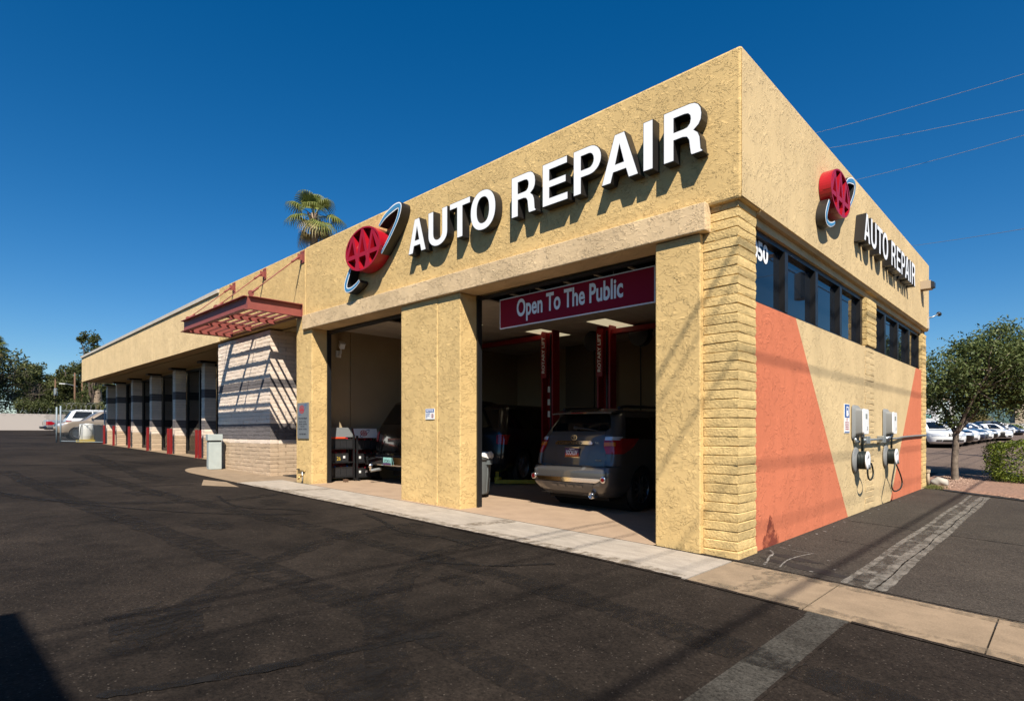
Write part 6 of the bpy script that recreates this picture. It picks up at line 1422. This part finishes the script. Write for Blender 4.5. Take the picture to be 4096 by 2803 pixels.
for k, (x, y, nm) in enumerate(((-9.6, 118.4, 'left'), (-8.3, 119.2, 'right'))):
    t = empty('palm_shrub', (x, y, G(x, y)+.8), 0, f'{nm} yellow green palm shrub in front of the glass showroom', 'shrub', 'palm shrubs'); rn = random.Random(k); m = MB()
    for i in range(900): a = rn.uniform(0, 6.28); e = rn.uniform(.1, 1.4); d = Vector((math.cos(a)*math.cos(e), math.sin(a)*math.cos(e), math.sin(e))); leaf_quad(m, d*rn.uniform(.4, 1.6)+Vector((0,0,.9)), .5, rn, .12, d)
    m.build('fronds', 'leaf_palm_dry', t); MB().tube([(0,0,0), (0,0,1.)], .2, 8).build('stem', 'bark_palm', t)
t = empty('low_shrub', (-4.8, 126., G(-4.8, 126)), 0, 'round green shrub before the low stone wall at right', 'shrub'); rn = random.Random(4); m = MB()
for i in range(1500): v = Vector((rn.gauss(0,1), rn.gauss(0,1), rn.gauss(0,1))).normalized()*rn.uniform(.7, 1.02); leaf_quad(m, Vector((v.x*1.5, v.y*1.2, .85+v.z*.85)), .22, rn, .6)
m.build('foliage', 'leaf_hedge', t); MB().tube([(0,0,0), (0,0,.8)], .08, 6).build('stem', 'bark_dark', t)
wtk = empty('box_truck', (-6.15, 52.2, G(-6.15, 52)+.01), R(0), 'white box truck showing its red tail lamp behind the nearest white sedan', 'truck')
# the tail faces the camera
MB().box(-1.25, 1.25, -3, 2.6, .75, 3.2).build('cargo_box', 'paint_white', wtk, bevel=.03); MB().box(-1.2, 1.2, -2.8, 4.6, .45, .74).build('chassis', 'dark_plastic', wtk); MB().hexa([(-1.1,2.7,.6),(1.1,2.7,.6),(1.1,4.6,.6),(-1.1,4.6,.6)], [(-1.0,2.7,2.3),(1.0,2.7,2.3),(1.0,3.7,2.3),(-1.0,3.7,2.3)]).build('cab', 'paint_white', wtk, bevel=.05)
for s in (-1, 1): MB().lathe([(.13, -.03), (.13, .0)], 16, (s*1.05, -3.005, 1.05), 'y').build('tail_lamp', 'lens_red', wtk)
MB().lathe([(.12, -.01), (.12, .0)], 16, (.55, -3.005, 1.05), 'y').build('round_sticker', 'label_white', wtk); plate('sticker_ring', [ell(.55, 1.05, .12, .12, 20), ell(.55, 1.05, .09, .09, 20)], .012, .016, 'ink_red', wtk, Matrix.Translation((0,-3.005,0)) @ FRONT, side=False)
MB().box(.3, .8, -3.02, -3.002, 1.75, 2.05).build('label_panel', 'plate_teal', wtk)
for y in (-1.7, 3.4):
    for s in (1, -1): wheel(wtk, s*1.0, y, .45, .28, 'steel', 6, s)
# gravel bed, kerb, stones, rock and grass
gp = [(-.35,11.35),(.35,11.0),(1.76,10.5),(3.2,9.9),(6.5,8.6),(9,8.6),(9,15.2),(-.35,15.2)]
m = MB(); vs_, fs_ = fill([gp]); m.add([(x, y, G(x, y)+.016) for x, y, z in vs_], fs_); gbed = m.build('gravel_bed', 'gravel'); tag(gbed, kind='structure')
kb = MB(); kp = [(-.2,11.22),(.35,10.95),(1.76,10.42),(3.2,9.82),(6.5,8.5)]
kb.add([q for (x, y) in kp for q in ((x, y, G(x, y)+.012), (x+.05, y+.13, G(x, y)+.012))], [(2*i+1, 2*i, 2*i+2, 2*i+3)[::-1] for i in range(4)]); tag(kb.build('kerb', 'concrete_pale'), kind='structure')
blob_ground('wet_asphalt', 1.2, 10.55, 1.2, .22, .0185, 'damp_asphalt', None, 3, 26, -.38)['kind'] = 'structure'
gs = MB(); rn = random.Random(6)
for i in range(7000):
    x, y = rn.uniform(-.1, 4.2), rn.uniform(9.6, 15.0)
    if y < 11.3-.48*x: continue
    s = rn.uniform(.014, .035); z = G(x, y)+.016+s*.3; a = rn.uniform(0, 6.28); c_, s_ = math.cos(a)*s, math.sin(a)*s
    gs.add([(x+c_, y+s_, z), (x-s_, y+c_, z), (x-c_, y-s_, z), (x+s_, y-c_, z), (x, y, z+s*rn.uniform(.5,.9)), (x, y, z-s*.6)], [(0,1,4),(1,2,4),(2,3,4),(3,0,4),(1,0,5),(2,1,5),(3,2,5),(0,3,5)])
tag(gs.build('gravel_stones', 'gravel_mix'), 'loose reddish gravel stones in the planting bed', 'gravel', kind='stuff')
rk = bmesh.new(); bmesh.ops.create_icosphere(rk, subdivisions=3, radius=1)
rn = random.Random(1)
for v in rk.verts: v.co = Vector((v.co.x*.19, v.co.y*.15, v.co.z*.12))*(1+.10*math.sin(5*v.co.x+3*v.co.z)+rn.uniform(-.03,.03))
rm_ = bpy.data.meshes.new('boulder'); rk.to_mesh(rm_); rk.free(); rm_.materials.append(M['rock_pale']); rm_.polygons.foreach_set('use_smooth', [True]*len(rm_.polygons))
ro = bpy.data.objects.new('boulder', rm_); COL.objects.link(ro); ro.location = (.14, 11.75, G(.1, 12)+.09); ro.rotation_euler = (0,0,.2); tag(ro, 'pale rounded boulder beside the far building corner', 'rock')
gr = MB(); rn = random.Random(9)
for i in range(1500):
    x, y = rn.gauss(.05, .13), rn.gauss(11.05, .22)
    if x < -.03: continue
    p = Vector((x, y, G(x, y)+.02)); d = Vector((rn.gauss(0,.5), rn.gauss(0,.5), 1)).normalized(); leaf_quad(gr, p+d*.025, .06, rn, .12, d)
tag(gr.build('grass_tuft', 'grass_blade'), 'yellowing grass at the foot of the far building corner', 'grass', kind='stuff')

# ================================================================ OVERHEAD WIRES, STREET POLE AND ADDED SHADOW SLAB OUT OF FRAME
def sag(p0, p1, s, n=24): 
    p0, p1 = Vector(p0), Vector(p1); return [tuple(p0.lerp(p1, i/n)-Vector((0,0,4*s*(i/n)*(1-i/n)))) for i in range(n+1)]
CAM = Vector((2.485, -6.04, 1.358))
for k, (a, b, nm) in enumerate((((-4.6,16.8,13.0),(1.55,15.4,11.8),'topmost overhead wire in the sky at right'), ((-4.2,17.2,12.5),(1.55,15.4,10.8),'second overhead wire in the sky at right'), ((-3.6,17.6,11.2),(1.55,15.4,10.1),'third overhead wire in the sky at right'), ((-2.0,21.,8.9),(1.55,15.4,7.2),'lowest overhead wire just above the side parapet'))):
    A_, B_ = Vector(a), Vector(b); d = B_-A_
    tag(MB().tube(sag(A_-d*2.2, B_+d*.9, .75 if k < 3 else .3), .007, 5).build('overhead_wire', 'wire_pale'), nm, 'wire', 'overhead wires')
for k, xs_ in enumerate((-2.3, -2.08, -1.55, -.25, .75, -.73)):
    zw = 9.6-.15*k; xw = xs_+zw/1.5
    tag(MB().tube([(xw, -60, zw), (xw, 21, zw), (xw, 80, zw+.5)], (.019, .010, .014, .009, .030, .012)[k], 6).build('street_cable', 'cable_black'), ('innermost', 'second inner', 'third', 'next to outermost', 'outermost thick', 'fourth')[k]+' street power cable overhead, seen only by its shadow', 'wire', 'street cables')
up = empty('street_pole', (5.2, 21.2, 0), 0, 'grey utility pole across the side drive, mirrored in the windows', 'utility pole')
MB().tube([(0,0,-.3), (0,0,11)], [.2, .13], 12).build('pole', 'galv', up, smooth=True); MB().box(-1.6, 2.2, -.06, .06, 9.3, 9.45).build('cross_arm', 'wood_pole', up)
MB().lathe([(.28, 7.2), (.28, 8.3), (.1, 8.4)], 14, (.5, 0, 0)).build('transformer', 'dark_plastic', up)
for dx in (-1.4, -.8, .8, 1.6): MB().lathe([(.05, 9.45), (.06, 9.52), (.03, 9.62)], 8, (dx, 0, 0)).build('insulator', 'wire_grey', up)
ms = empty('shadow_slab', (0,0,0), 0, 'tall tan stucco slab added behind the viewer to cast a square shadow', 'sign')  # unseen slab, added only for its shadow on the foreground asphalt
MB().box(1.14, 4.3, -10.0, -8.86, -.4, 5.92).build('slab_body', 'stucco_front', ms, bevel=.02); MB().box(1.07, 4.37, -10.07, -8.79, 5.921, 6.0).build('slab_cap', 'coping', ms)
# ---------------------------------------------------------------- overview of seldom seen skirting: street beyond the camera
